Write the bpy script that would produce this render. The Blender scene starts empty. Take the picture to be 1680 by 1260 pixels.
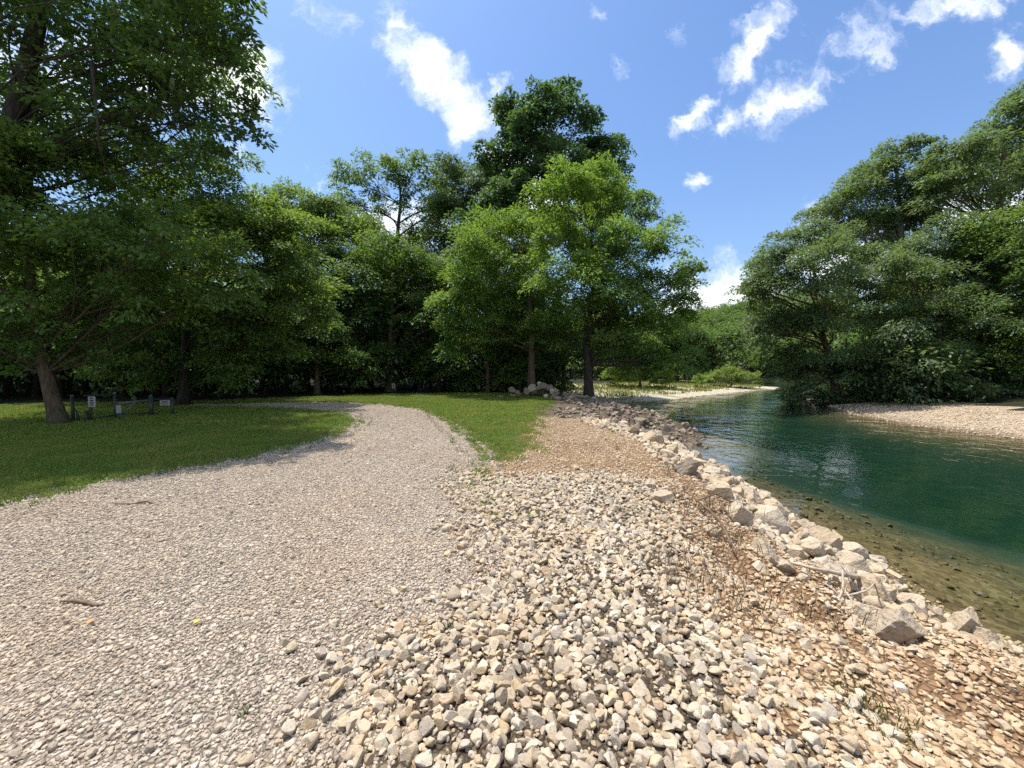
import bpy, math, random
import numpy as np
from mathutils import Vector

RS = np.random.RandomState
rng = RS(7)
random.seed(7)
scene = bpy.context.scene
COL = scene.collection

# ------------------------------------------------------------------ camera
F = 640.0; CX, CY = 840.0, 630.0          # focal length in photo pixels (1680 wide)
PITCH = math.atan(25.0 / F); CAMZ = 1.6
ct, st = math.cos(PITCH), math.sin(PITCH)

def ray(px, py):
    a = (px - CX) / F; b = (CY - py) / F
    return np.array([a, ct + b * st, b * ct - st])

def P(px, py, Y):
    d = ray(px, py)
    return np.array([0, 0, CAMZ]) + d * (Y / d[1])

def G(px, py, z=0.0):
    d = ray(px, py)
    return np.array([0, 0, CAMZ]) + d * ((z - CAMZ) / d[2])

cam_d = bpy.data.cameras.new("camera"); cam = bpy.data.objects.new("camera", cam_d); COL.objects.link(cam)
cam_d.sensor_width = 36; cam_d.lens = F / 1680 * 36; cam_d.clip_start = 0.05; cam_d.clip_end = 3000
cam.location = (0, 0, CAMZ); cam.rotation_euler = (math.pi / 2 - PITCH, 0, 0)
scene.camera = cam

# ------------------------------------------------------------------ helpers
def tag(o, label=None, cat=None, group=None, kind=None):
    if label: o["label"] = label
    if cat: o["category"] = cat
    if group: o["group"] = group
    if kind: o["kind"] = kind
    return o

def mesh_np(name, V, Fa, mat=None, smooth=False):
    """V (n,3); Fa = list of (m,k) int arrays (k verts per face)"""
    me = bpy.data.meshes.new(name)
    V = np.asarray(V, np.float32)
    Fa = [np.asarray(f, np.int32) for f in Fa if len(f)]
    me.vertices.add(len(V)); me.vertices.foreach_set("co", V.ravel())
    nl = sum(f.size for f in Fa); nf = sum(len(f) for f in Fa)
    me.loops.add(nl); me.loops.foreach_set("vertex_index", np.concatenate([f.ravel() for f in Fa]))
    starts = []; s = 0
    for f in Fa:
        starts.append(s + np.arange(len(f), dtype=np.int32) * f.shape[1]); s += f.size
    me.polygons.add(nf); me.polygons.foreach_set("loop_start", np.concatenate(starts).astype(np.int32))
    me.polygons.foreach_set("use_smooth", np.full(nf, bool(smooth)))
    me.update(calc_edges=True)
    if mat: me.materials.append(mat)
    return me

def obj(name, me, parent=None, loc=None):
    o = bpy.data.objects.new(name, me); COL.objects.link(o)
    if parent: o.parent = parent
    if loc is not None: o.location = loc
    return o

def empty(name, loc):
    o = bpy.data.objects.new(name, None); COL.objects.link(o); o.location = loc
    o.empty_display_size = 0.3
    return o

def unit(v, ax=-1):
    return v / np.maximum(np.linalg.norm(v, axis=ax, keepdims=True), 1e-9)

class Geo:
    """collects vertices and faces for one mesh"""
    def __init__(s): s.V = []; s.F = {}; s.n = 0
    def add(s, V, Fc):
        V = np.asarray(V, float); Fc = np.asarray(Fc, np.int64)
        s.V.append(V); s.F.setdefault(Fc.shape[1], []).append(Fc + s.n); s.n += len(V)
    def tube(s, pts, rad, sides=6, cap=True):
        pts = np.asarray(pts, float); n = len(pts)
        rad = np.asarray(rad, float) * np.ones(n)
        t = np.gradient(pts, axis=0); t = unit(t)
        ref = np.array([0, 0, 1.0]) if abs(t[0][2]) < 0.9 else np.array([1.0, 0, 0])
        u = unit(np.cross(t, ref)); w = np.cross(t, u)
        an = np.arange(sides) * 2 * math.pi / sides
        V = pts[:, None] + rad[:, None, None] * (np.cos(an)[None, :, None] * u[:, None] + np.sin(an)[None, :, None] * w[:, None])
        V = V.reshape(-1, 3)
        i = np.arange(n - 1)[:, None] * sides; j = np.arange(sides)[None]
        j2 = (j + 1) % sides
        Q = np.stack([i + j, i + j2, i + sides + j2, i + sides + j], -1).reshape(-1, 4)
        s.add(V, Q)
        if cap:
            c = np.array([pts[0], pts[-1]])
            k = np.arange(sides); k2 = (k + 1) % sides
            base = s.n - len(V)
            s.V.append(c); s.n += 2
            s.F.setdefault(3, []).append(np.stack([k2 + base, k + base, np.full(sides, s.n - 2)], -1))
            o = base + (n - 1) * sides
            s.F.setdefault(3, []).append(np.stack([k + o, k2 + o, np.full(sides, s.n - 1)], -1))
    def box(s, c, size, rz=0.0, rot=None):
        sx, sy, sz = np.array(size) / 2.0
        V = np.array([[x, y, z] for z in (-sz, sz) for y in (-sy, sy) for x in (-sx, sx)])
        if rot is not None: V = V @ np.array(rot).T
        cr, sr = math.cos(rz), math.sin(rz)
        V = V @ np.array([[cr, sr, 0], [-sr, cr, 0], [0, 0, 1]]) + np.array(c)
        s.add(V, [[0, 2, 3, 1], [4, 5, 7, 6], [0, 1, 5, 4], [2, 6, 7, 3], [0, 4, 6, 2], [1, 3, 7, 5]])
    def mesh(s, name, mat, smooth=False):
        return mesh_np(name, np.concatenate(s.V), [np.concatenate(f) for f in s.F.values()], mat, smooth)

# ------------------------------------------------------------------ node helpers
def newmat(name):
    m = bpy.data.materials.new(name); m.use_nodes = True
    nt = m.node_tree; nt.nodes.clear()
    out = nt.nodes.new("ShaderNodeOutputMaterial")
    return m, nt, out

def N(nt, typ, ins=None, **kw):
    n = nt.nodes.new(typ)
    for k, v in kw.items(): setattr(n, k, v)
    for k, v in (ins or {}).items():
        s = n.inputs[k]
        if isinstance(v, bpy.types.NodeSocket): nt.links.new(v, s)
        else: s.default_value = v
    return n

def math_(nt, op, a, b=None, c=None, clamp=False):
    ins = {0: a}
    if b is not None: ins[1] = b
    if c is not None: ins[2] = c
    n = N(nt, "ShaderNodeMath", ins, operation=op, use_clamp=clamp)
    return n.outputs[0]

def ramp(nt, fac, stops, interp="LINEAR"):
    n = nt.nodes.new("ShaderNodeValToRGB"); nt.links.new(fac, n.inputs[0])
    cr = n.color_ramp; cr.interpolation = interp
    while len(cr.elements) < len(stops): cr.elements.new(0.5)
    for e, (p, c) in zip(cr.elements, stops):
        e.position = p
        e.color = (c, c, c, 1) if np.isscalar(c) else (*c, 1)
    return n.outputs[0]

def mixc(nt, fac, a, b, mode="MIX"):
    n = nt.nodes.new("ShaderNodeMix"); n.data_type = "RGBA"; n.blend_type = mode
    for k, v in ((0, fac), (6, a), (7, b)):
        if isinstance(v, bpy.types.NodeSocket): nt.links.new(v, n.inputs[k])
        else: n.inputs[k].default_value = v if np.isscalar(v) else (*v, 1)
    return n.outputs[2]

def pos(nt): return nt.nodes.new("ShaderNodeNewGeometry").outputs["Position"]
def objco(nt): return nt.nodes.new("ShaderNodeTexCoord").outputs["Object"]

def noise(nt, vec, scale, detail=4, rough=0.55, dist=0.0):
    n = N(nt, "ShaderNodeTexNoise", {"Vector": vec, "Scale": scale, "Detail": detail, "Roughness": rough, "Distortion": dist})
    return n.outputs["Fac"]

def bump(nt, h, strength=0.5, dist=0.02, normal=None):
    ins = {"Height": h, "Strength": strength, "Distance": dist}
    if normal is not None: ins["Normal"] = normal
    return N(nt, "ShaderNodeBump", ins).outputs[0]

def principled(nt, out, col, rough=0.9, normal=None, spec=0.2):
    ins = {"Base Color": col if isinstance(col, bpy.types.NodeSocket) else (*col, 1), "Roughness": rough, "Specular IOR Level": spec}
    if normal is not None: ins["Normal"] = normal
    p = N(nt, "ShaderNodeBsdfPrincipled", ins)
    nt.links.new(p.outputs[0], out.inputs[0]); return p

# ------------------------------------------------------------------ materials
def leaf_mat(name, c1, c2, c3, trans=0.35, gloss=0.05, tcol=None):
    m, nt, out = newmat(name)
    g = nt.nodes.new("ShaderNodeNewGeometry")
    col = ramp(nt, g.outputs["Random Per Island"], [(0.0, c1), (0.55, c2), (1.0, c3)])
    big = noise(nt, g.outputs["Position"], 0.5, 2)
    col = mixc(nt, 0.5, col, ramp(nt, big, [(0.3, c1), (0.7, c3)]))
    d = N(nt, "ShaderNodeBsdfDiffuse", {"Color": col})
    tc = mixc(nt, 0.6, col, tcol or (c3[0] * 1.9, c3[1] * 1.8, c3[2] * 0.8))
    t = N(nt, "ShaderNodeBsdfTranslucent", {"Color": tc})
    mx = N(nt, "ShaderNodeMixShader", {0: trans, 1: d.outputs[0], 2: t.outputs[0]})
    gl = N(nt, "ShaderNodeBsdfGlossy", {"Color": (0.9, 0.95, 1, 1), "Roughness": 0.5})
    mx2 = N(nt, "ShaderNodeMixShader", {0: gloss, 1: mx.outputs[0], 2: gl.outputs[0]})
    nt.links.new(mx2.outputs[0], out.inputs[0]); return m

LEAF = {
    "dark":   leaf_mat("leaf_dark",   (.046, .090, .025), (.074, .138, .034), (.114, .188, .046), .42, .02),
    "mid":    leaf_mat("leaf_mid",    (.060, .115, .028), (.102, .174, .038), (.155, .236, .054), .45, .02),
    "bright": leaf_mat("leaf_bright", (.072, .146, .028), (.114, .205, .038), (.165, .258, .052), .45, .02),
    "grey":   leaf_mat("leaf_grey",   (.062, .105, .054), (.088, .142, .068), (.120, .178, .084), .38, .03),
    "cotton": leaf_mat("leaf_cotton", (.036, .082, .028), (.058, .118, .038), (.090, .160, .050), .38, .035),
    "far":    leaf_mat("leaf_far",    (.056, .108, .032), (.088, .158, .040), (.130, .200, .050), .38, .02),
    "bank":   leaf_mat("leaf_bank",   (.068, .112, .048), (.102, .160, .062), (.145, .212, .080), .42, .025),
    "lime":   leaf_mat("leaf_lime",   (.110, .180, .034), (.150, .230, .045), (.200, .280, .060), .42, .02),
}

def bark_mat(name, c1, c2, c3):
    m, nt, out = newmat(name)
    v = pos(nt)
    mp = N(nt, "ShaderNodeMapping", {"Vector": v, "Scale": (1, 1, 0.25)})
    n1 = noise(nt, mp.outputs[0], 14, 6, .65); n2 = noise(nt, v, 1.6, 3)
    col = ramp(nt, n1, [(.3, c1), (.55, c2), (.75, c3)])
    col = mixc(nt, ramp(nt, n2, [(.52, 0.), (.68, .55)]), col, (.05, .07, .03))
    principled(nt, out, col, .95, bump(nt, n1, .8, .05)); return m

BARK = bark_mat("bark", (.05, .034, .022), (.12, .085, .056), (.22, .165, .115))
BARK_DARK = bark_mat("bark_dark", (.02, .016, .012), (.05, .04, .032), (.09, .075, .06))
BARK_PALE = bark_mat("bark_pale", (.12, .105, .09), (.24, .215, .18), (.38, .35, .30))

def rock_mat(name, cols, island=True, big=False, mottle=.5):
    m, nt, out = newmat(name)
    g = nt.nodes.new("ShaderNodeNewGeometry")
    if island: r = g.outputs["Random Per Island"]
    else: r = nt.nodes.new("ShaderNodeObjectInfo").outputs["Random"]
    base = ramp(nt, r, [(i / (len(cols) - 1), c) for i, c in enumerate(cols)])
    v = g.outputs["Position"]
    sc = 5 if big else 18
    n1 = noise(nt, v, sc, 6, .65); n2 = noise(nt, v, sc * 4, 5, .7); n3 = noise(nt, v, sc * .45, 3)
    col = mixc(nt, ramp(nt, n1, [(.42, 0.), (.72, mottle)]), base, (.40, .30, .17))
    col = mixc(nt, ramp(nt, n3, [(.50, 0.), (.70, mottle * .9)]), col, (.27, .25, .235))
    col = mixc(nt, ramp(nt, n2, [(.30, .75), (.45, 0.)]), col, (.16, .125, .09))
    n4 = noise(nt, v, .8, 4, .6)
    col = mixc(nt, ramp(nt, n4, [(.42, 0.), (.66, .42)]), col, mixc(nt, 1.0, col, (.86, .72, .56), "MULTIPLY"))
    h = math_(nt, "ADD", n1, math_(nt, "MULTIPLY", n2, .35))
    principled(nt, out, col, .92, bump(nt, h, .9 if big else .6, .05 if big else .012)); return m

PALE = [(.48, .41, .31), (.55, .49, .39), (.39, .325, .24), (.51, .425, .30), (.44, .385, .31), (.30, .255, .20), (.50, .385, .235), (.57, .515, .43), (.40, .28, .17)]
M_RUB = rock_mat("rubble_stone", PALE, mottle=.7)
M_RIP = rock_mat("riprap_stone", [(.46, .38, .275), (.54, .46, .35), (.34, .275, .20), (.50, .40, .27), (.27, .21, .15)], mottle=.7)
M_STONE = rock_mat("single_stone", PALE, island=False, mottle=.7)
M_BOULDER = rock_mat("boulder_stone", [(.50, .42, .31), (.57, .49, .38), (.40, .33, .245), (.53, .43, .30), (.46, .40, .32)], island=False, big=True)
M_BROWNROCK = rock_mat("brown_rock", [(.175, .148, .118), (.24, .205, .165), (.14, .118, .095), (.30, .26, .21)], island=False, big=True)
M_GRAV = rock_mat("drive_gravel", [(.53, .45, .355), (.39, .33, .26), (.61, .535, .44), (.25, .21, .168), (.48, .40, .305), (.57, .48, .37), (.32, .268, .21)], mottle=.3)
M_PEB = rock_mat("bank_pebble", [(.45, .325, .20), (.55, .44, .295), (.34, .23, .135), (.61, .52, .39), (.42, .30, .19), (.52, .39, .24), (.27, .18, .11)], mottle=.35)

def ground_mat(name, kind):
    m, nt, out = newmat(name)
    v = pos(nt)
    nb = noise(nt, v, .7, 4); nf = noise(nt, v, 30, 5, .7)
    def vor(scale, feat="F1"):
        n = N(nt, "ShaderNodeTexVoronoi", {"Vector": v, "Scale": scale, "Randomness": 1.0}, feature=feat)
        return n
    if kind in ("drive", "bank", "bar", "pointbar", "rubble"):
        sc = {"rubble": 30, "drive": 26, "bank": 22, "bar": 14, "pointbar": 12}[kind]
        a = vor(sc); e = vor(sc, "DISTANCE_TO_EDGE")
        rnd = N(nt, "ShaderNodeSeparateColor", {0: a.outputs["Color"]}).outputs[0]
        cols = {"rubble": [(0, (.07, .052, .035)), (.5, (.12, .09, .06)), (1, (.20, .155, .105))],  # rubble: shadow between the stones put into a dark ground colour
                "drive": [(0, (.26, .21, .16)), (.5, (.40, .33, .255)), (1, (.52, .44, .345))],
                "bank": [(0, (.22, .135, .072)), (.5, (.34, .225, .125)), (1, (.47, .345, .215))],
                "bar": [(0, (.40, .30, .20)), (.5, (.52, .41, .29)), (1, (.62, .52, .39))],
                "pointbar": [(0, (.50, .43, .32)), (.5, (.60, .53, .41)), (1, (.68, .62, .50))]}[kind]
        col = ramp(nt, rnd, cols)
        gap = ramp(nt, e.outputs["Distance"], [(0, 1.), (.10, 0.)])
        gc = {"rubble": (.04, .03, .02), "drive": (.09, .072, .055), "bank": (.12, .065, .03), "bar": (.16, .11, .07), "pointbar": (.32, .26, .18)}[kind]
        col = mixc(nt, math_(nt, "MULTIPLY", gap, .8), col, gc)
        if kind == "bank":   # bare brown silt between the stones; far slope carries painted shade
            col = mixc(nt, ramp(nt, nb, [(.42, 0.), (.62, .75)]), col, (.20, .115, .06))
            A, Bq, C_ = G(1085, 872, -.12), G(1130, 905, -.2), G(1205, 962, -.38)
            for p0, p1, wd in ((A, Bq, .16), (Bq, C_, .20)):
                ba = p1 - p0
                pa = N(nt, "ShaderNodeVectorMath", {0: v, 1: tuple(p0)}, operation="SUBTRACT").outputs[0]
                hh_ = math_(nt, "MULTIPLY", N(nt, "ShaderNodeVectorMath", {0: pa, 1: tuple(ba)}, operation="DOT_PRODUCT").outputs["Value"], 1 / float(ba @ ba), clamp=True)
                pr = N(nt, "ShaderNodeVectorMath", {0: tuple(ba), "Scale": hh_}, operation="SCALE").outputs[0]
                dd = N(nt, "ShaderNodeVectorMath", {0: pa, 1: pr}, operation="DISTANCE").outputs["Value"]
                dd = math_(nt, "ADD", dd, math_(nt, "MULTIPLY_ADD", noise(nt, v, 6, 4), .16, -.08))
                gm = N(nt, "ShaderNodeMapRange", {0: dd, 1: wd, 2: wd * .5}).outputs[0]
                col = mixc(nt, gm, col, ramp(nt, nf, [(.3, (.075, .042, .024)), (.7, (.125, .075, .042))]))
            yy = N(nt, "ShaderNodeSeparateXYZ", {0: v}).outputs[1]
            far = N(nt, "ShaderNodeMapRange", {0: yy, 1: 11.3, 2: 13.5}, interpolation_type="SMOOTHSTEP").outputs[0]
            col = mixc(nt, math_(nt, "MULTIPLY", far, .8), col, (.10, .082, .062))  # far slope's brown dirt darkened, tree shade put into its colour
        if kind == "drive":
            col = mixc(nt, ramp(nt, nb, [(.45, 0.), (.65, .35)]), col, (.44, .35, .26))
        if kind == "pointbar":
            n5 = noise(nt, v, .35, 5, .6)
            col = mixc(nt, ramp(nt, n5, [(.50, 0.), (.62, .7)]), col, (.15, .19, .05))
        if kind == "bar":
            zz = N(nt, "ShaderNodeSeparateXYZ", {0: v}).outputs[2]
            wet = N(nt, "ShaderNodeMapRange", {0: zz, 1: -1.0, 2: -.86}).outputs[0]
            col = mixc(nt, wet, (.17, .12, .07), col)
        h = math_(nt, "ADD", ramp(nt, e.outputs["Distance"], [(0, 0.), (.25, 1.)]), math_(nt, "MULTIPLY", rnd, .7))
        principled(nt, out, col, .95, bump(nt, h, .9, 1.0 / sc * .5))
    elif kind == "lawn":
        col = ramp(nt, nf, [(.3, (.070, .080, .026)), (.6, (.095, .125, .034)), (.8, (.15, .165, .055))])
        col = mixc(nt, ramp(nt, nb, [(.50, 0.), (.72, .5)]), col, (.15, .125, .065))
        principled(nt, out, col, 1.0, bump(nt, nf, .8, .05))
    elif kind == "bed":
        a = vor(5); n5 = noise(nt, v, .9, 5, .65)
        rnd = N(nt, "ShaderNodeSeparateColor", {0: a.outputs["Color"]}).outputs[0]
        col = ramp(nt, n5, [(.3, (.040, .029, .012)), (.5, (.110, .076, .030)), (.7, (.18, .128, .054))])
        zz = N(nt, "ShaderNodeSeparateXYZ", {0: v}).outputs[2]
        silt = N(nt, "ShaderNodeMapRange", {0: zz, 1: -1.12, 2: -1.62}).outputs[0]  # silt tone by depth; deep water's scattered light put into the bed colour
        a2 = N(nt, "ShaderNodeTexVoronoi", {"Vector": v, "Scale": 16, "Randomness": 1.0}); rnd2 = N(nt, "ShaderNodeSeparateColor", {0: a2.outputs["Color"]}).outputs[1]
        col = mixc(nt, .45, col, ramp(nt, rnd2, [(0, (.03, .023, .011)), (.6, (.12, .09, .042)), (1, (.24, .19, .11))]))
        col = mixc(nt, silt, col, (.036, .052, .038))
        principled(nt, out, col, .95, bump(nt, n5, .8, .2))
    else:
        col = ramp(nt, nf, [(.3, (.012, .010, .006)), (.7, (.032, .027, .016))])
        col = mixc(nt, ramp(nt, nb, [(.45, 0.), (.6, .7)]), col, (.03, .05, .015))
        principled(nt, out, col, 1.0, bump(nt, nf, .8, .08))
    return m

def simple_mat(name, col, rough=.8, spec=.2, var=.25, scale=20):
    m, nt, out = newmat(name)
    n = noise(nt, objco(nt), scale, 5, .65)
    c = ramp(nt, n, [(.3, tuple(x * (1 - var) for x in col)), (.7, tuple(min(1, x * (1 + var)) for x in col))])
    principled(nt, out, c, rough, bump(nt, n, .25, .004), spec); return m

M_STEEL = simple_mat("dark_painted_steel", (.035, .045, .038), .5, .4)
M_GALV = simple_mat("weathered_pale_paint", (.15, .155, .14), .6, .35)
M_WHITE = simple_mat("white_sign_face", (.33, .33, .31), .5, .35, .06)
M_TEXT = simple_mat("black_print", (.04, .04, .04), .6)
M_DRIFT = simple_mat("bleached_wood", (.40, .335, .26), .9, .1, .35, 12)
M_STICK = simple_mat("brown_stick", (.15, .105, .07), .95, .1, .4, 16)
M_DEADW = simple_mat("dead_weed", (.20, .145, .09), .95, .05, .4, 9)

def grass_mat(name, c1, c2, c3):
    m, nt, out = newmat(name)
    g = nt.nodes.new("ShaderNodeNewGeometry")
    col = ramp(nt, g.outputs["Random Per Island"], [(0, c1), (.6, c2), (1, c3)])
    n = noise(nt, g.outputs["Position"], .9, 4)
    col = mixc(nt, ramp(nt, n, [(.42, 0.), (.68, .55)]), col, (c3[0] * 1.25, c3[1] * .95, c3[2]))
    d = N(nt, "ShaderNodeBsdfDiffuse", {"Color": col}); t = N(nt, "ShaderNodeBsdfTranslucent", {"Color": col})
    mx = N(nt, "ShaderNodeMixShader", {0: .35, 1: d.outputs[0], 2: t.outputs[0]})
    nt.links.new(mx.outputs[0], out.inputs[0]); return m

M_GRASS = grass_mat("lawn_blades", (.130, .205, .034), (.190, .280, .050), (.280, .335, .085))
M_BARGRASS = grass_mat("bar_grass", (.16, .22, .045), (.24, .30, .065), (.36, .37, .13))
M_WEED = grass_mat("weed_blades", (.045, .085, .02), (.075, .13, .03), (.12, .17, .05))

# ------------------------------------------------------------------ terrain
WATER = -1.0
LEFT = np.array([(8, -30), (7.0, -8), (5.7, 0), (5.05, 1.8), (4.5, 3.4), (4.15, 3.95), (4.6, 5.2), (4.55, 6.3), (5.0, 8.5), (5.0, 10), (4.6, 11.4),
                 (4.9, 12.2), (6.4, 13.9), (7.5, 15), (7.3, 16.4), (6.9, 19), (6.9, 24), (6.2, 28), (6.6, 30.3), (9, 30), (13, 32.3), (18, 37), (25, 43), (34, 50),
                 (38, 55), (37, 60), (40, 75), (50, 95), (60, 120), (60, 700), (-700, 700), (-700, -30)], float)
RIGHT = np.array([(18.7, -30), (18.8, 10), (18.7, 14.2), (18.5, 17.9), (19.4, 22), (21.2, 25), (23.0, 30), (26.5, 36), (33.5, 42), (44, 50), (52, 60),
                  (58, 80), (62, 95), (61, 120), (61, 700), (700, 700), (700, -30)], float)

def sdf(poly, x, y):
    x = np.asarray(x, float); y = np.asarray(y, float)
    best = np.full(x.shape, 1e9); ins = np.zeros(x.shape, bool)
    n = len(poly)
    for i in range(n):
        ax, ay = poly[i]; bx, by = poly[(i + 1) % n]
        dx, dy = bx - ax, by - ay
        t = np.clip(((x - ax) * dx + (y - ay) * dy) / (dx * dx + dy * dy), 0, 1)
        best = np.minimum(best, np.hypot(x - ax - t * dx, y - ay - t * dy))
        if ay != by:
            c = ((ay > y) != (by > y)) & (x < (bx - ax) * (y - ay) / (by - ay) + ax)
            ins ^= c
    return np.where(ins, best, -best)

def sstep(a, b, x):
    t = np.clip((x - a) / (b - a), 0, 1); return t * t * (3 - 2 * t)

_ph = RS(3).rand(40, 4)
def wob(x, y, s):
    """smooth pseudo noise about -1..1 at wavelength s"""
    r = 0
    for k in range(6):
        a = _ph[k, 0] * 6.28; f = (0.7 + _ph[k, 1]) * 6.28 / s
        r = r + np.sin((x * math.cos(a) + y * math.sin(a)) * f + _ph[k, 2] * 6.28)
    return r / 3.0

_wy = [-30, 0, 2, 4, 6, 8.5, 12, 15, 20, 25, 28, 32, 45, 120]
_ww = [4.5, 4.2, 3.7, 2.5, 2.1, 2.2, 2.2, 2.5, 2.8, 2.8, 5, 16, 24, 24]
def height(x, y):
    x = np.asarray(x, float); y = np.asarray(y, float)
    dl = sdf(LEFT, x, y); dr = sdf(RIGHT, x, y)
    w = np.interp(y, _wy, _ww)
    t = np.clip(dl / w, 0, 1)
    hl = -1 + (t * (1.35 - .35 * t)) / 1.0
    hl = np.minimum(hl, 0) + .02 * wob(x, y, 2.3) * sstep(0, 1, t)
    hl = hl + .09 * wob(x, y, .9) * sstep(.02, .3, t) * (1 - sstep(.6, 1., t))
    hr = -1 + np.minimum(.105 * np.maximum(dr, 0), 1.0) + .03 * wob(x, y, 3)
    dm = np.maximum(dl, dr)
    dep = np.maximum(-dm, 0)
    sy = sstep(5.0, 10.0, y); bed = -1 - (dep * (.085 + .11 * sy) + np.minimum(dep, 5) ** 2 * .012)
    bed = np.maximum(bed, -3.0) + np.minimum(.05, .05 * dep) * wob(x, y, 1.4) * .6
    h = np.where(dl > 0, hl, np.where(dr > 0, hr, bed))
    hill = 17 * sstep(75, 190, y) + 10 * sstep(45, 120, -x) * sstep(20, 60, y) + 10 * sstep(60, 140, x) * sstep(20, 60, y)
    return h + hill * sstep(0, 12, dm)

def hz(x, y): return float(height(np.array([x]), np.array([y]))[0])

DRIVE = np.array([(-30, -8), (-14, -1), (-9, 2.2), (-6.0, 4.55), (-5.4, 6), (-4.5, 7.3), (-4.25, 9.75), (-4.8, 12), (-6.2, 14.2), (-10, 16.1), (-13.5, 16.5), (-14.5, 17.0),
                  (-13.5, 17.5), (-9, 18.7), (-6.6, 17.9), (-3.6, 15.3), (-2.06, 12), (-0.97, 8.9), (-0.5, 7.3), (-.6, 6.2), (-.69, 5.5), (-.3, 4.2), (-.05, 3.25), (-.2, 2.53),
                  (-.62, 2.25), (-.75, 1.91), (-.63, 1.56), (-.55, 0), (-.3, -10), (-30, -12)], float)
RUBBLE = np.array([(-.75, 5.6), (-.3, 4.2), (-.05, 3.25), (-.2, 2.53), (-.62, 2.25), (-.75, 1.91), (-.63, 1.56), (-.55, 0), (1.2, 0), (1.05, 1.56), (1.15, 2.07), (1.25, 2.6), (1.5, 3.5), (1.85, 5.0), (1.75, 5.6), (.6, 5.75)], float)
_by = [-10, 1.56, 1.91, 2.25, 2.53, 3.25, 4.2, 5.5, 6.6, 7.0, 7.5, 8.5, 9.5, 12, 17, 20, 24, 30]
_bx = [-.5, -.63, -.75, -.62, -.2, -.05, -.3, -.66, -.35, .1, .3, .42, .5, .75, 1.3, 1.9, 2.6, 3.0]
LAWNFAR = np.array([(-60, 15), (-22, 17.5), (-15, 19.5), (-8, 24), (-3, 25.8), (2.3, 25.2), (3, 20), (3, -12), (-60, -12)], float)

def axis(segs):
    out = [segs[0][0]]
    for a, b, s in segs:
        n = max(1, int(round((b - a) / s))); out += list(a + (b - a) * (np.arange(n) + 1) / n)
    return np.array(out)

def terrain():
    gx = axis([(-700, -100, 50), (-100, -30, 5), (-30, -12, .6), (-12, -6, .2), (-6, 6.5, .07), (6.5, 22, .35), (22, 60, 1.2), (60, 100, 4), (100, 700, 50)])
    gy = axis([(-30, -6, 2), (-6, 0, .3), (0, 9, .07), (9, 16, .12), (16, 34, .3), (34, 70, 1), (70, 200, 5), (200, 700, 50)])
    X, Y = np.meshgrid(gx, gy); H = height(X, Y)
    V = np.stack([X, Y, H], -1).reshape(-1, 3)
    nx = len(gx); i = np.arange(len(gy) - 1)[:, None] * nx; j = np.arange(nx - 1)[None]
    Q = np.stack([i + j, i + j + 1, i + nx + j + 1, i + nx + j], -1).reshape(-1, 4)
    c = V[Q].mean(1); x, y = c[:, 0], c[:, 1]
    xj = x + .12 * wob(x, y, .5); yj = y + .12 * wob(y, x, .6)
    dl = sdf(LEFT, x, y); dr = sdf(RIGHT, x, y)
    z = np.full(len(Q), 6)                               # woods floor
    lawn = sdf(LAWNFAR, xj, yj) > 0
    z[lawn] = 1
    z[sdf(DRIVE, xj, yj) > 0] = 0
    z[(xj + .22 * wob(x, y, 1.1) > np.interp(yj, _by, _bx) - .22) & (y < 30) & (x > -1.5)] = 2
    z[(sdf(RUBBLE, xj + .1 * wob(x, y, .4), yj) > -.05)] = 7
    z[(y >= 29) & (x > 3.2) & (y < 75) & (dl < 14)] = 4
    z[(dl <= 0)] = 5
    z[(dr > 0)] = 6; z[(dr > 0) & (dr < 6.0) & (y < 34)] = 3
    names = ["driveway", "lawn", "river_bank", "gravel_bar", "sand_bar", "river_bed", "woods_floor", "rubble_bed"]
    kinds = ["drive", "lawn", "bank", "bar", "pointbar", "bed", "floor", "rubble"]
    for k in range(8):
        q = Q[z == k]
        used, inv = np.unique(q, return_inverse=True)
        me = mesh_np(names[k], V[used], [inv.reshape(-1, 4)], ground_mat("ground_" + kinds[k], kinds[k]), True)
        tag(obj(names[k], me), kind="structure")
terrain()

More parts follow.
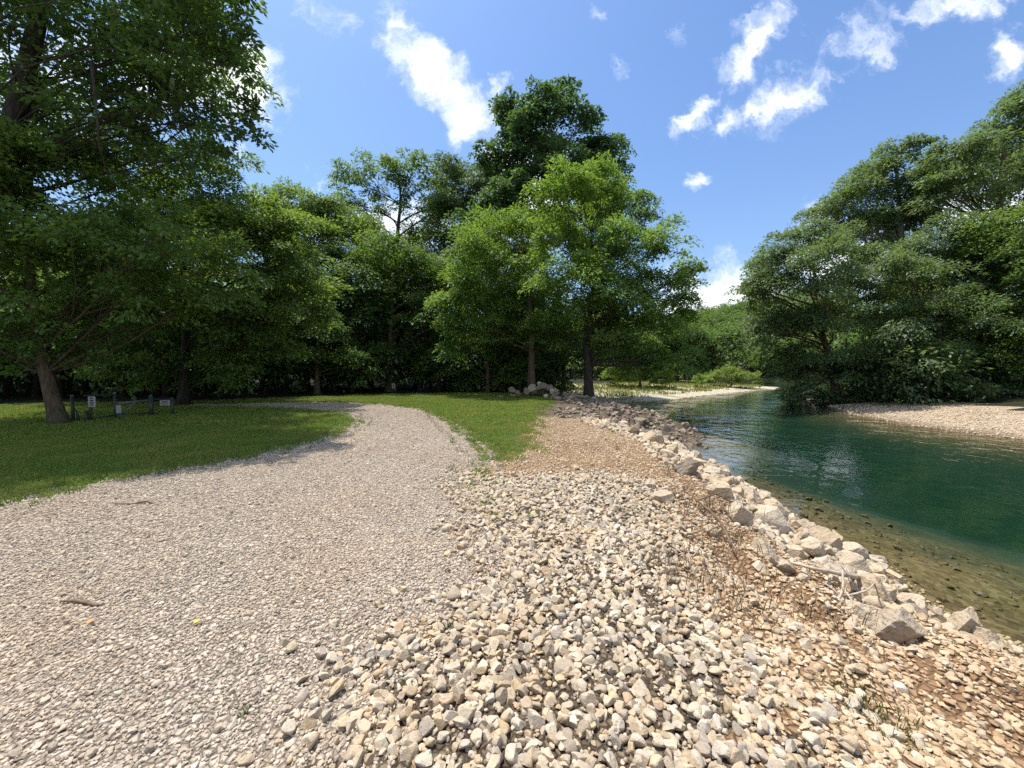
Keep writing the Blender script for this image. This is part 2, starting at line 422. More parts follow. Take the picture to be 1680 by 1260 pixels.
# ------------------------------------------------------------------ water
def water():
    m, nt, out = newmat("river_water")
    v = pos(nt)
    mp = N(nt, "ShaderNodeMapping", {"Vector": v, "Rotation": (0, 0, .35), "Scale": (1.0, .55, 1)})
    n1 = noise(nt, mp.outputs[0], 2.2, 3, .55, .6); n2 = noise(nt, mp.outputs[0], 9, 3, .6); n3 = noise(nt, v, .35, 3)
    yy = N(nt, "ShaderNodeSeparateXYZ", {0: v}).outputs[1]
    rough = N(nt, "ShaderNodeMapRange", {0: yy, 1: 7.0, 2: 24.0, 3: .34, 4: 2.6}).outputs[0]
    h = math_(nt, "ADD", math_(nt, "MULTIPLY", n1, .85), math_(nt, "MULTIPLY", n2, .15))
    mp2 = N(nt, "ShaderNodeMapping", {"Vector": v, "Rotation": (0, 0, .5), "Scale": (.5, 1.0, 1)})
    h = math_(nt, "ADD", h, math_(nt, "MULTIPLY", noise(nt, mp2.outputs[0], .8, 2, .5, 1.0), 1.1))
    h = math_(nt, "MULTIPLY", h, math_(nt, "MULTIPLY", rough, ramp(nt, n3, [(.3, .35), (.65, 1.)])))
    nrm = bump(nt, h, .55, .06)
    fr = N(nt, "ShaderNodeFresnel", {"IOR": 1.40, "Normal": nrm})
    gl = N(nt, "ShaderNodeBsdfGlossy", {"Roughness": .03, "Normal": nrm, "Color": (1, 1, 1, 1)})
    tr = N(nt, "ShaderNodeBsdfTransparent", {"Color": (.97, .99, .98, 1)})
    mx = N(nt, "ShaderNodeMixShader", {0: fr.outputs[0], 1: tr.outputs[0], 2: gl.outputs[0]})
    nt.links.new(mx.outputs[0], out.inputs[0])
    va = N(nt, "ShaderNodeVolumeAbsorption", {"Color": (.48, .765, .685, 1), "Density": .46})
    nt.links.new(va.outputs[0], out.inputs["Volume"])
    g = Geo(); g.box((30, 45, -2.6), (70, 156, 3.2))
    tag(obj("river_water", g.mesh("river_water", m)), kind="structure")
water()

# ------------------------------------------------------------------ stones
def ico(sub):
    t = (1 + 5 ** .5) / 2
    V = [(-1, t, 0), (1, t, 0), (-1, -t, 0), (1, -t, 0), (0, -1, t), (0, 1, t), (0, -1, -t), (0, 1, -t), (t, 0, -1), (t, 0, 1), (-t, 0, -1), (-t, 0, 1)]
    Fc = [(0, 11, 5), (0, 5, 1), (0, 1, 7), (0, 7, 10), (0, 10, 11), (1, 5, 9), (5, 11, 4), (11, 10, 2), (10, 7, 6), (7, 1, 8), (3, 9, 4), (3, 4, 2), (3, 2, 6), (3, 6, 8), (3, 8, 9), (4, 9, 5), (2, 4, 11), (6, 2, 10), (8, 6, 7), (9, 8, 1)]
    V = [tuple(np.array(v) / np.linalg.norm(v)) for v in V]
    for _ in range(sub):
        cache = {}; nf = []
        def mid(a, b):
            k = (min(a, b), max(a, b))
            if k not in cache:
                p = np.array(V[a]) + np.array(V[b]); V.append(tuple(p / np.linalg.norm(p))); cache[k] = len(V) - 1
            return cache[k]
        for a, b, c in Fc:
            x, y, z = mid(a, b), mid(b, c), mid(c, a)
            nf += [(a, x, z), (b, y, x), (c, z, y), (x, y, z)]
        Fc = nf
    return np.array(V), np.array(Fc)
ICO = [ico(k) for k in range(5)]

def rock_shape(r, sub, flat=.7, cuts=9, rough=.03, cmin=.5, cmax=.82):
    """an angular stone: a ball shaved by random planes; about unit size"""
    V, Fc = ICO[sub]; V = V.copy()
    sc = np.array([1.0, .6 + .35 * r.rand(), flat * (.75 + .4 * r.rand())])
    for _ in range(cuts):
        n = unit(r.randn(3)); d = cmin + (cmax - cmin) * r.rand()
        V -= np.maximum(V @ n - d, 0)[:, None] * n
    if rough:
        for k in range(6 if sub > 2 else 3):
            a = r.randn(3, 3) * (1.6 * 1.75 ** k)
            V = V * (1 + rough / (1.32 ** k) * np.sin(V @ a + r.rand(3) * 6).sum(1)[:, None])
    V = V * sc
    return V / np.abs(V[:, :2]).max(), Fc

def rotmats(n, r, tilt=.35):
    az = r.rand(n) * 6.283; tx = r.randn(n) * tilt; ty = r.randn(n) * tilt
    c, s = np.cos(az), np.sin(az); Z = np.zeros((n, 3, 3)); Z[:, 0, 0] = c; Z[:, 0, 1] = -s; Z[:, 1, 0] = s; Z[:, 1, 1] = c; Z[:, 2, 2] = 1
    c, s = np.cos(tx), np.sin(tx); A = np.zeros((n, 3, 3)); A[:, 0, 0] = 1; A[:, 1, 1] = c; A[:, 1, 2] = -s; A[:, 2, 1] = s; A[:, 2, 2] = c
    c, s = np.cos(ty), np.sin(ty); B = np.zeros((n, 3, 3)); B[:, 1, 1] = 1; B[:, 0, 0] = c; B[:, 0, 2] = s; B[:, 2, 0] = -s; B[:, 2, 2] = c
    return A @ B @ Z

def scatter_stones(name, pts, size, shapes, mat, r, tilt=.35, sink=.0, label=None):
    n = len(pts); idx = r.randint(0, len(shapes), n); R = rotmats(n, r, tilt)
    Vs, Fs, off = [], [], 0
    for k, (V, Fc) in enumerate(shapes):
        w = np.where(idx == k)[0]
        if not len(w): continue
        vv = np.einsum("nij,vj->nvi", R[w], V) * size[w, None, None] + pts[w, None]
        vv[..., 2] += (size[w] * (.28 - sink))[:, None]
        ff = Fc[None] + (np.arange(len(w)) * len(V))[:, None, None] + off
        Vs.append(vv.reshape(-1, 3)); Fs.append(ff.reshape(-1, 3)); off += len(w) * len(V)
    return tag(obj(name, mesh_np(name, np.concatenate(Vs), [np.concatenate(Fs)], mat)), label=label, kind="stuff")

def sample(xmin, xmax, ymin, ymax, dens, r, test, falloff=None):
    n = int((xmax - xmin) * (ymax - ymin) * dens)
    x = xmin + r.rand(n) * (xmax - xmin); y = ymin + r.rand(n) * (ymax - ymin)
    k = test(x, y)
    if falloff is not None: k &= r.rand(n) < falloff(x, y)
    x, y = x[k], y[k]
    return np.stack([x, y, height(x, y)], -1)

view = lambda x, y: (np.abs(x) < 1.36 * np.maximum(y, 0) + 1.2)
r = RS(11)
small = [rock_shape(r, 0, .75, 0, .09) for _ in range(14)]
small1 = [rock_shape(r, 1, .72, 7, .0, .42, .8) for _ in range(16)]
flat1 = [rock_shape(r, 1, .5, 7, .03) for _ in range(16)]
med = [rock_shape(r, 2, .72, 8, .012, .40, .78) for _ in range(24)]
bigs = [rock_shape(r, 4, 1.0, 14, .028, .46, .86) for _ in range(16)]
slabs = [rock_shape(r, 4, .66, 11, .024, .46, .84) for _ in range(6)]

def bankx(x, y): return x > np.interp(y, _by, _bx)
# driveway gravel
def t_drive(x, y): return (sdf(DRIVE, x, y) > -.25 + .15 * wob(x, y, .7)) & view(x, y)
p = sample(-6, 1, .9, 3.6, 3000, r, t_drive)
s = .0062 + .0072 * r.rand(len(p)) ** 1.5 + .012 * (r.rand(len(p)) < .02)
nr = p[:, 1] < 2.3
scatter_stones("driveway_gravel", p[nr], s[nr], small1, M_GRAV, r, .6); scatter_stones("driveway_gravel", p[~nr], s[~nr] * 1.05, small, M_GRAV, r, .6)
p = sample(-9, 1, 3.6, 8, 1600, r, t_drive); p2 = sample(-14, 1, 8, 19, 420, r, t_drive)
p = np.concatenate([p, p2]); s = .0072 + .0082 * r.rand(len(p)) ** 1.5 + .003 * (p[:, 1] > 8) + .012 * (r.rand(len(p)) < .02)
scatter_stones("driveway_gravel", p, s, small, M_GRAV, r, .5)

# orange-brown pebbles over the bank
def t_bank(x, y):
    dl = sdf(LEFT, x, y)
    return (bankx(x, y)) & (dl > -.5) & view(x, y)
def gully(x, y):
    pts = [G(1085, 872, -.12), G(1130, 905, -.2), G(1205, 962, -.38)]; d = np.full(x.shape, 9.0)
    for a, b in zip(pts[:-1], pts[1:]):
        t = np.clip(((x - a[0]) * (b - a)[0] + (y - a[1]) * (b - a)[1]) / ((b - a)[0] ** 2 + (b - a)[1] ** 2), 0, 1)
        d = np.minimum(d, np.hypot(x - a[0] - t * (b - a)[0], y - a[1] - t * (b - a)[1]))
    return d
fall = lambda x, y: np.where(sdf(RUBBLE, x, y) > .05, .16, 1.0) * np.where(gully(x, y) < .15, .06, 1.0)
p = sample(-.8, 6, .9, 4, 1100, r, t_bank, fall); s = .010 + .020 * r.rand(len(p)) ** 2.2
scatter_stones("bank_pebbles", p, s, flat1, M_PEB, r, .3)
p = sample(-.8, 6, 4, 13, 560, r, t_bank, fall); s = .010 + .016 * r.rand(len(p)) ** 2
scatter_stones("bank_pebbles", p, s, small, M_PEB, r, .35)

# crushed white rubble
def edge(x, y): return sdf(RUBBLE, x + .15 * wob(x, y, .8), y + .12 * wob(y, x, .7))
p = sample(-1.7, 3, .9, 6.3, 1050, r, lambda x, y: (edge(x, y) > -.6 * r.rand(len(x)) ** 2.5) & view(x, y))
s = .010 + .034 * r.rand(len(p)) ** 2.2 + .014 * (r.rand(len(p)) < .02)
o = np.argsort(-s); p, s = p[o], s[o]
p[:, 2] += r.rand(len(p)) * .012 - .004
RUB_P, RUB_S = p, s
def t_scat(x, y): return (gully(x, y) > .16) & (sdf(LEFT, x, y) > 0) & bankx(x, y) & view(x, y) & (edge(x, y) <= -.02)
q = sample(-1.0, 5.5, .9, 5.5, 34, r, t_scat); qs = .020 + .035 * r.rand(len(q)) ** 1.8
# stones large in view become objects of their own
near = RUB_S / np.maximum(np.hypot(RUB_P[:, 0], RUB_P[:, 1]), .9)
isin = (np.abs(RUB_P[:, 0]) < 1.30 * RUB_P[:, 1]) & (RUB_P[:, 1] > 1.55)
ordr = np.argsort(-near * isin)
single = ordr[:215]; rest = ordr[215:]
bg_ = RUB_S[rest] > .02
scatter_stones("crushed_rock", RUB_P[rest[bg_]], RUB_S[rest[bg_]], med, M_RUB, r, .45); scatter_stones("crushed_rock", RUB_P[rest[~bg_]], RUB_S[rest[~bg_]], small1, M_RUB, r, .5)
scatter_stones("scattered_stones", q, qs, med, M_RUB, r, .4)

med_me = [mesh_np("stone", V, [Fc], M_STONE) for V, Fc in med]
big_me = [mesh_np("boulder", V, [Fc], M_BOULDER) for V, Fc in bigs]
slab_me = [mesh_np("boulder", V, [Fc], M_BOULDER) for V, Fc in slabs]
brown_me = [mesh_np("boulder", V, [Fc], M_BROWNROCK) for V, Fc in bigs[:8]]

def place_rock(name, me, loc, size, label, cat, group=None, rz=None, tilt=.3, sz=1.0):
    o = obj(name, me, loc=loc)
    o.scale = (size, size, size * sz)
    o.rotation_euler = (r.randn() * tilt, r.randn() * tilt, r.rand() * 6.28 if rz is None else rz)
    return tag(o, label, cat, group)

for k in single:
    x, y, z = RUB_P[k]; sz_ = RUB_S[k]
    row = "nearest the bottom edge of the view" if y < 1.9 else ("in the middle of the rubble bed" if y < 2.7 else "toward the back of the rubble bed")
    side = "on the driveway side" if x < .2 else "on the river side"
    big = "large" if sz_ > .040 else "fist-sized"
    place_rock("stone", med_me[k % len(med_me)], (x, y, z + sz_ * .35), sz_, f"{big} angular pale stone {side}, {row}", "stone", "angular stones of the pale rubble bed", tilt=.5)

# --- boulders of the riprap
def B(px, py, wpx, me, label, z=None, sz=1.0, rz=None, tilt=.15, group=None):
    """boulder whose middle shows at (px,py), wpx wide in the photo; rests on the bank"""
    zz = -.5 if z is None else z
    for _ in range(30):
        g = G(px, py + wpx * .25, zz); zz = zz * .5 + .5 * max(hz(g[0], g[1]), WATER - .12) if z is None else z
    size = wpx / F * g[1] / 2
    return place_rock("boulder", me, (g[0], g[1], zz + size * .28 * sz), size, label, "boulder", group, rz, tilt, sz)

GB = "boulders of the riprap along the bank"
named = [
    (1470, 1008, 100, big_me[7], "largest pale boulder with a shaded front, at the low end of the rock line", .8),
    (1437, 966, 66, slab_me[0], "flat topped block beside the end of the driftwood log", 1.25),
    (1408, 1000, 62, slab_me[1], "tilted slab leaning on the largest boulder under the root sticks", 1.3),
    (1398, 930, 66, big_me[1], "pale broad boulder just above the driftwood log by the water", .9),
    (1357, 885, 62, big_me[2], "rounded cream boulder standing highest at the water's edge", 1.1),
    (1402, 902, 52, big_me[3], "cream domed boulder between the log and the green water", 1.1),
    (1443, 932, 50, big_me[4], "smooth boulder at the waterline beside the log's far end", .9),
    (1468, 945, 40, slab_me[2], "low wet boulder half in the water past the log", 1.1),
    (1304, 908, 46, big_me[5], "angular grey boulder with one bright face above the log", 1.1),
    (1286, 925, 42, big_me[6], "white angular boulder at the upper end of the driftwood log", 1.0),
    (1245, 902, 58, big_me[7], "ochre stained boulder below the dead brush", 1.1),
    (1210, 836, 52, big_me[8], "broad pale boulder right of the dead brush", .9),
    (1272, 850, 46, brown_me[0], "brown undercut boulder with a pale top by the water", 1.2),
    (1127, 771, 40, brown_me[1], "brown shaded boulder standing behind the dead weed stalk", 1.2),
    (1086, 812, 40, big_me[9], "cream block at the corner of the rubble bed and orange gravel", .9),
    (1068, 792, 28, big_me[10], "small pale boulder behind the cream block", 1.0),
    (1176, 800, 48, big_me[11], "pale lumpy boulder on the crest above the bent branch", .9),
    (1165, 868, 28, big_me[12], "small white boulder on the lower lip of the dead brush hollow", 1.0),
    (1320, 940, 44, slab_me[3], "grey slab under the middle of the driftwood log", 1.1),
    (1350, 925, 48, slab_me[4], "brown edged slab standing behind the driftwood log", 1.3),
    (1330, 893, 46, big_me[13], "mottled boulder left of the rounded cream one", 1.0),
    (1612, 1040, 46, slab_me[5], "flat pale rock standing alone in the brown shallows", 1.0),
    (1440, 912, 30, slab_me[1], "small rock just breaking the water beyond the rock line", .8),
    (1500, 985, 58, slab_me[2], "long low ledge of rock dipping into the shallows", .7),
]
for px, py, w, me, lab, sz in named:
    B(px, py, w, me, lab, z=(-.99 if "alone in" in lab or "breaking" in lab or "ledge" in lab else None), sz=sz, group=GB)

# riprap line filled with smaller boulders down the bank
zones = [(3.6, 5.0, "beside the driftwood log"), (5.0, 6.6, "between the driftwood log and the dead brush"), (6.6, 9.0, "on the white ridge behind the dead brush"), (9.0, 11.5, "on the far white ridge by the bay"), (11.5, 14.5, "where the white ridge meets the shade")]
cnt = 0
taken = []
for tries in range(12000):
    y = 3.7 + 8.9 * r.rand() ** .9
    dl0 = np.interp(y, [3.7, 5, 7, 9, 14], [.9, 1.7, 2.1, 2.2, 2.4])
    shore = np.interp(y, LEFT[4:13, 1], LEFT[4:13, 0])
    band = r.rand() ** 1.3
    x = shore + .25 - band * dl0
    if y > 11.5 and x > 4.6: continue
    size = (.075 + .135 * r.rand() ** 1.6) * (1.0 + .015 * y)
    if any((x - a) ** 2 + (y - b) ** 2 < (.60 * (size + c)) ** 2 for a, b, c in taken): continue
    if y < 4.6 and x < shore - .75: continue
    taken.append((x, y, size)); z = hz(x, y)
    zn = next(n for a, b, n in zones if a - .2 <= y <= b)
    low = "low by the water" if band < .35 else ("halfway up" if band < .7 else "at the top")
    me = slab_me[cnt % 6] if cnt % 9 == 0 else big_me[cnt % 16]
    place_rock("boulder", me, (x, y, max(z, -1.05) + size * .34), size, f"{'chunky' if size > .17 else 'smaller'} pale boulder {zn}, {low}", "boulder", GB, tilt=.4)
    cnt += 1
    if cnt >= 205: break
# stones lying under the shallow water
p = sample(3.5, 9, 2.6, 13, 22, r, lambda x, y: (sdf(LEFT, x, y) < -.1) & (sdf(LEFT, x, y) > -2.4)); s = .02 + .06 * r.rand(len(p)) ** 4; p[:, 2] = np.minimum(p[:, 2], -1.0 - s * .9)
scatter_stones("submerged_stones", p, s, med, rock_mat("wet_stone", [(.075, .055, .026), (.12, .09, .042), (.05, .037, .018), (.19, .15, .085)]), r, .4)
# rubble between the boulders
def t_rip(x, y):
    dl = sdf(LEFT, x, y); w = np.interp(y, [3.4, 5, 7, 9, 14], [.7, 1.6, 2.1, 2.3, 2.7])
    return (dl > -.35) & (dl < w) & (y > 3.5) & (y < 12.5) & bankx(x, y)
p = sample(1, 7, 3.4, 12.6, 190, r, t_rip); s = .035 + .06 * r.rand(len(p)) ** 1.5
scatter_stones("riprap_rubble", p, s, med, M_RIP, r, .5)
# brown shaded rocks over the slope under the tree and the spit
taken2 = []; c2 = 0
for tries in range(3000):
    y = 12.3 + 7 * r.rand() ** 1.2; dl_ = r.rand() * 3.4 - .2
    sh = np.interp(y, LEFT[12:17, 1], LEFT[12:17, 0]); x = sh - dl_ * (1.2 if y > 14.5 else .8)
    size = .12 + .17 * r.rand() ** 2
    if any((x - a) ** 2 + (y - b) ** 2 < (.8 * (size + c)) ** 2 for a, b, c in taken2): continue
    taken2.append((x, y, size))
    low = "low on the dark rock spit" if dl_ < 1.0 else "up the shaded slope below the tree"
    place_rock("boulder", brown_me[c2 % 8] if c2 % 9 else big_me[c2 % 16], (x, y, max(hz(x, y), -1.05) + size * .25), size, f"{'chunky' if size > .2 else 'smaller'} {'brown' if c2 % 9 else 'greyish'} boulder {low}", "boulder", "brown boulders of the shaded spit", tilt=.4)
    c2 += 1
    if c2 >= 45: break
p = sample(1.5, 7.4, 12.6, 23, 22, r, lambda x, y: (sdf(LEFT, x, y) > -.2) & (sdf(LEFT, x, y) < 4.3) & bankx(x, y)); s = .05 + .08 * r.rand(len(p)) ** 1.5
scatter_stones("spit_rubble", p, s, med, rock_mat("brown_shade_rubble", [(.16, .132, .104), (.22, .185, .148), (.12, .10, .082), (.30, .255, .205)]), r, .5)  # brown stones darkened, the tree's shade put into their colour
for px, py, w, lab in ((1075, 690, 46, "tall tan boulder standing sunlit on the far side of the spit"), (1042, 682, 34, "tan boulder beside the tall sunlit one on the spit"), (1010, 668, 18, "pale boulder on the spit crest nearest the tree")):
    Y = 16.6 if px > 1030 else 18.5
    g = P(px, py, Y); size = w / F * Y / 2 * .9
    place_rock("boulder", big_me[int(px) % 16], (g[0], Y, min(hz(g[0], Y) + size * .3, g[2])), size, lab, "boulder", "brown boulders of the shaded spit", tilt=.2, sz=1.15)
# rock pile at the foot of the trees
for k in range(24):
    a = r.rand() * 6.28; rr = r.rand() ** .6 * 1.7; x = 1.3 + rr * math.cos(a) * 1.25; y = 21.5 + rr * math.sin(a) * .7
    size = .16 + .2 * r.rand(); z = hz(x, y) + max(0, .95 - .6 * rr) * r.rand() ** .5
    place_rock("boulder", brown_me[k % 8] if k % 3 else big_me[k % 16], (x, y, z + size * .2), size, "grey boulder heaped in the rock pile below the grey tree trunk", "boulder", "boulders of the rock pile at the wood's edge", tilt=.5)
for k, (px, py) in enumerate(((935, 654), (975, 652), (915, 652))):
    g = P(px, py, 20.0); place_rock("boulder", big_me[(k * 3) % 16], (g[0], 20.0, hz(g[0], 20.0) + .05), .2, "whitish boulder lying between the rock pile and the leaning tree's foot", "boulder", "whitish boulders at the tree's foot", tilt=.3)

# gravel bar pebbles across the river
p = sample(18.3, 25, 10, 27, 60, r, lambda x, y: (sdf(RIGHT, x, y) > -.1) & (sdf(RIGHT, x, y) < 5.5)); s = .022 + .045 * r.rand(len(p)) ** 3
scatter_stones("bar_gravel", p, s, small, rock_mat("bar_gravel_stone", [(.52, .41, .29), (.62, .52, .39), (.42, .32, .22), (.68, .59, .47)]), r, .4)

# ------------------------------------------------------------------ grass
def blades(name, pts, hgt, wid, mat, r, lean=.5, label=None, kind="stuff", parent=None):
    n = len(pts); a = r.rand(n) * 6.28; la = r.rand(n) * 6.28; le = hgt * lean * (.3 + r.rand(n))
    sx = np.stack([np.cos(a), np.sin(a), np.zeros(n)], -1) * (wid / 2)[:, None]
    top = pts + np.stack([np.cos(la) * le, np.sin(la) * le, hgt], -1)
    mid = pts + np.stack([np.cos(la) * le * .35, np.sin(la) * le * .35, hgt * .6], -1)
    V = np.stack([pts - sx, pts + sx, mid + sx * .8, mid - sx * .8, top], 1).reshape(-1, 3)
    b = np.arange(n)[:, None] * 5
    o = obj(name, mesh_np(name, V, [b + np.array([[0, 1, 2, 3]]), b + np.array([[3, 2, 4]])], mat), parent)
    return tag(o, label, kind=kind) if kind else o

def t_lawn(x, y):
    xj = x + .18 * wob(x, y, .6) + .1 * wob(y, x, .25); yj = y + .18 * wob(y, x, .7)
    fade = .75 * RS(5).rand(len(x)) ** 1.4 * (y < 16)
    return (sdf(LAWNFAR, xj, yj) > 0) & (sdf(DRIVE, xj, yj) < 0) & ~bankx(xj + .3 * wob(x, y, .9) - .32 + fade, yj) & view(x, y)
p = sample(-11, 1.5, 4, 11, 2600, r, t_lawn); p2 = np.concatenate([sample(-22, 2.5, 11, 26, 620, r, t_lawn), sample(-17, -11, 6, 11, 900, r, t_lawn)])
h1 = (.022 + .035 * r.rand(len(p))) * (1 + .35 * wob(p[:, 0], p[:, 1], 1.2)); h2 = .04 + .05 * r.rand(len(p2))
blades("lawn_grass", np.concatenate([p, p2]), np.maximum(np.concatenate([h1, h2]), .012), np.concatenate([.007 + .004 * r.rand(len(p)), .014 + .01 * r.rand(len(p2))]), M_GRASS, r, .8)
# sparse grass creeping into the gravel edge
p = sample(-8, 1.2, 3.5, 14, 420, r, lambda x, y: (np.abs(sdf(DRIVE, x, y)) < .5) & (x < .8) & view(x, y) & (wob(x, y, .5) > .35) & (y > 5.5 - (x < -4) * 2))
blades("sparse_grass", p, .03 + .06 * r.rand(len(p)), .006 + .004 * r.rand(len(p)), M_WEED, r, .7)
# point bar grass
p = sample(5, 40, 30, 62, 32, r, lambda x, y: (sdf(LEFT, x, y) > 2.0) & (sdf(LEFT, x, y) < 14) & (wob(x, y, 6) + .6 * wob(y, x, 2.2) > -.15 - .10 * (sdf(LEFT, x, y) - 4)))
blades("bar_grass", p, .10 + .22 * r.rand(len(p)), .05 + .05 * r.rand(len(p)), M_BARGRASS, r, .5)

# small weed tufts standing in the stones
def tuft(px, py, hh, n, label, mat=M_WEED, name="weed_tuft", cat="weed", spread=.03, group=None):
    zz = 0
    for _ in range(15):
        g = G(px, py, zz); zz = hz(g[0], g[1])
    pts = np.stack([r.randn(n) * spread, r.randn(n) * spread, np.zeros(n)], -1)
    if spread < .1: pts = np.clip(pts, -spread, spread) * .6
    o = blades(name, pts, hh * (.4 + .6 * r.rand(n)), .004 + .004 * r.rand(n), mat, r, .8, kind=None)
    o.location = (g[0], g[1], zz)
    if name in ("weed_patch", "dead_brush"): return tag(o, label, kind="stuff")
    return tag(o, label, cat, group)
for px, py, hh, n, lab in (
    (738, 1032, .07, 26, "green grass tuft where the fine gravel meets the rubble"), (672, 1128, .06, 18, "small green tuft among stones left of the pale cube-like stone"),
    (890, 922, .07, 22, "dark green tuft in the upper middle of the rubble bed"), (590, 1245, .06, 16, "green tuft at the bottom edge of the picture in the rubble"),
    (400, 1175, .04, 14, "tiny green tuft in the fine driveway gravel"), (1010, 980, .09, 12, "thin dark weed stalk in the rubble"), (735, 940, .04, 14, "faint green sprouts in the driveway gravel")):
    tuft(px, py, hh, n, lab)
for px, py, lab in ((1055, 842, "low green weeds spreading over stones beside the dirt gully"), (1390, 1148, "green weed patch on the orange gravel slope"), (835, 712, "leafy dark green weeds at the tip of the lawn"), (855, 735, "green weed clump at the grass edge in orange gravel"), (790, 700, "weeds at the border of driveway and lawn tip"), (1430, 1190, "faint green weeds near the right on the gravel slope")):
    tuft(px, py, .06, 160, lab, spread=.12 if py > 800 else .35, name="weed_patch")
for px, py, lab, hh in ((1150, 838, "dry brown brush in the hollow above the rocks", .30), (1178, 975, "brown dead weeds on the gravel slope below the gully", .22), (1200, 900, "dry brush right of the dirt gully", .22), (1090, 930, "brown stalks at the edge of the rubble", .2), (1330, 985, "thin dry stems beside the root sticks", .2)):
    tuft(px, py, hh, 110, lab, M_DEADW, "dead_brush", "brush", spread=.20)
for px, py, lab in ((1097, 770, "dark upright weed stalk at the ridge"), (1013, 727, "dark weed stalk further back on the ridge"), (893, 690, "thin stalks beside the grass under the tree")):
    tuft(px, py + 12, .35, 12, lab, M_DEADW, "weed_stalk", "weed", spread=.05)

# ------------------------------------------------------------------ sticks and driftwood
def stick(name, label, cat, pix, rads, mat, zoff=.05, extra=(), sides=7):
    g = Geo()
    def path(pp, rr):
        pts = []
        for px, py, dz in pp:
            zz = -.4
            for _ in range(20):
                q = G(px, py, zz + dz); zz = zz * .4 + .6 * max(hz(q[0], q[1]), -1.0)
            pts.append(q)
        pts = np.array(pts); t = np.linspace(0, 1, len(pts)); T = np.linspace(0, 1, len(pts) * 4)
        Q = np.stack([np.interp(T, t, pts[:, i]) for i in range(3)], -1)
        Q[1:-1] = (Q[:-2] + Q[1:-1] * 2 + Q[2:]) / 4; Q += r.randn(*Q.shape) * rr[0] * .12
        return Q, np.interp(T, np.linspace(0, 1, len(rr)), rr)
    Q, R_ = path(pix, rads); c = Q[0].copy(); g.tube(Q - c, R_, sides)
    for pp, rr in extra:
        q, rr2 = path(pp, rr); g.tube(q - c, rr2, 5)
    return tag(obj(name, g.mesh(name, mat, True), loc=c), label, cat)

stick("driftwood_log", "pale bleached driftwood log lying across the boulders by the water", "log", [(1296, 922, .16), (1340, 934, .18), (1390, 944, .16), (1440, 950, .12)], [.012, .017, .022, .026], M_DRIFT, sides=9)
stick("driftwood_roots", "tangle of grey root sticks below the driftwood log", "driftwood", [(1382, 935, .2), (1384, 955, .12), (1380, 978, .06), (1358, 996, .05)], [.008, .010, .013, .018], M_DRIFT,
      extra=[([(1380, 978, .06), (1400, 975, .1), (1425, 968, .16), (1440, 950, .2)], [.010, .008, .006]), ([(1380, 980, .06), (1365, 965, .12), (1350, 955, .14)], [.01, .006]), ([(1383, 965, .1), (1398, 985, .08), (1412, 1010, .05)], [.009, .005]), ([(1380, 978, .05), (1382, 1000, .04)], [.012, .009]), ([(1385, 970, .1), (1395, 950, .16), (1378, 925, .2)], [.007, .004])])
stick("dead_branch", "long bent brown branch arching down over the dirt gully", "branch", [(1140, 818, .10), (1165, 838, .14), (1185, 860, .14), (1196, 885, .12), (1208, 912, .05)], [.012, .015, .014, .010, .006], M_STICK,
      extra=[([(1142, 822, .1), (1170, 812, .16), (1195, 805, .18)], [.012, .008]), ([(1185, 860, .14), (1165, 870, .1), (1140, 880, .03)], [.006, .004])])
stick("dead_branch", "thin dry sticks crossing the bare dirt gully", "branch", [(1100, 893, .03), (1120, 908, .05), (1140, 925, .02)], [.004, .005, .003], M_DRIFT,
      extra=[([(1128, 900, .08), (1133, 925, .02)], [.004, .003]), ([(1150, 895, .06), (1135, 915, .02)], [.004, .003])])
stick("fallen_stick", "short brown stick lying on the driveway gravel at left", "stick", [(98, 986, .01), (120, 985, .02), (140, 988, .015), (160, 994, .01)], [.005, .010, .011, .006], M_STICK)
stick("fallen_stick", "dark twig lying near the grass edge on the driveway", "stick", [(188, 826, .012), (215, 827, .012), (240, 822, .03), (252, 826, .01)], [.006, .008, .012, .005], M_STICK)
stick("bleached_branch", "white forked dead branch lying beside the rock pile", "branch", [(925, 655, .05), (935, 646, .35), (940, 640, .6)], [.05, .06, .03], M_DRIFT, extra=[([(935, 646, .3), (950, 650, .2), (965, 650, .2)], [.05, .03])])
stick("fallen_log", "grey leaning log behind the rock pile", "log", [(930, 622, .9), (950, 636, .5), (975, 650, .1)], [.08, .09, .07], M_DRIFT)
# fallen leaf
def fallen_leaf(px, py, col, label, s=.022):
    g = G(px, py, 0.0); x, y = g[0], g[1]
    a = np.linspace(0, 2 * math.pi, 12, endpoint=False)
    V = np.stack([np.cos(a) * s * (1 + .25 * np.cos(3 * a)), np.sin(a) * s * .7 * (1 + .25 * np.cos(3 * a)), .006 * np.cos(2 * a)], -1)
    V = np.vstack([[0, 0, 0], V]); Fc = [[0, i + 1, (i + 1) % 12 + 1] for i in range(12)]
    me = mesh_np("fallen_leaf", np.vstack([V, V - [0, 0, .001]]), [np.array(Fc), np.array(Fc)[:, ::-1] + 13], simple_mat("fallen_leaf", col, .6))
    tag(obj("fallen_leaf", me, loc=(x, y, hz(x, y) + .028)), label, "leaf")
fallen_leaf(325, 1028, (.45, .40, .05), "yellow green fallen leaf on the driveway gravel")
fallen_leaf(568, 953, (.10, .075, .05), "dark brown fallen leaf in the middle of the driveway gravel")
fallen_leaf(150, 1028, (.45, .27, .10), "orange brown fallen leaf below the short brown stick")

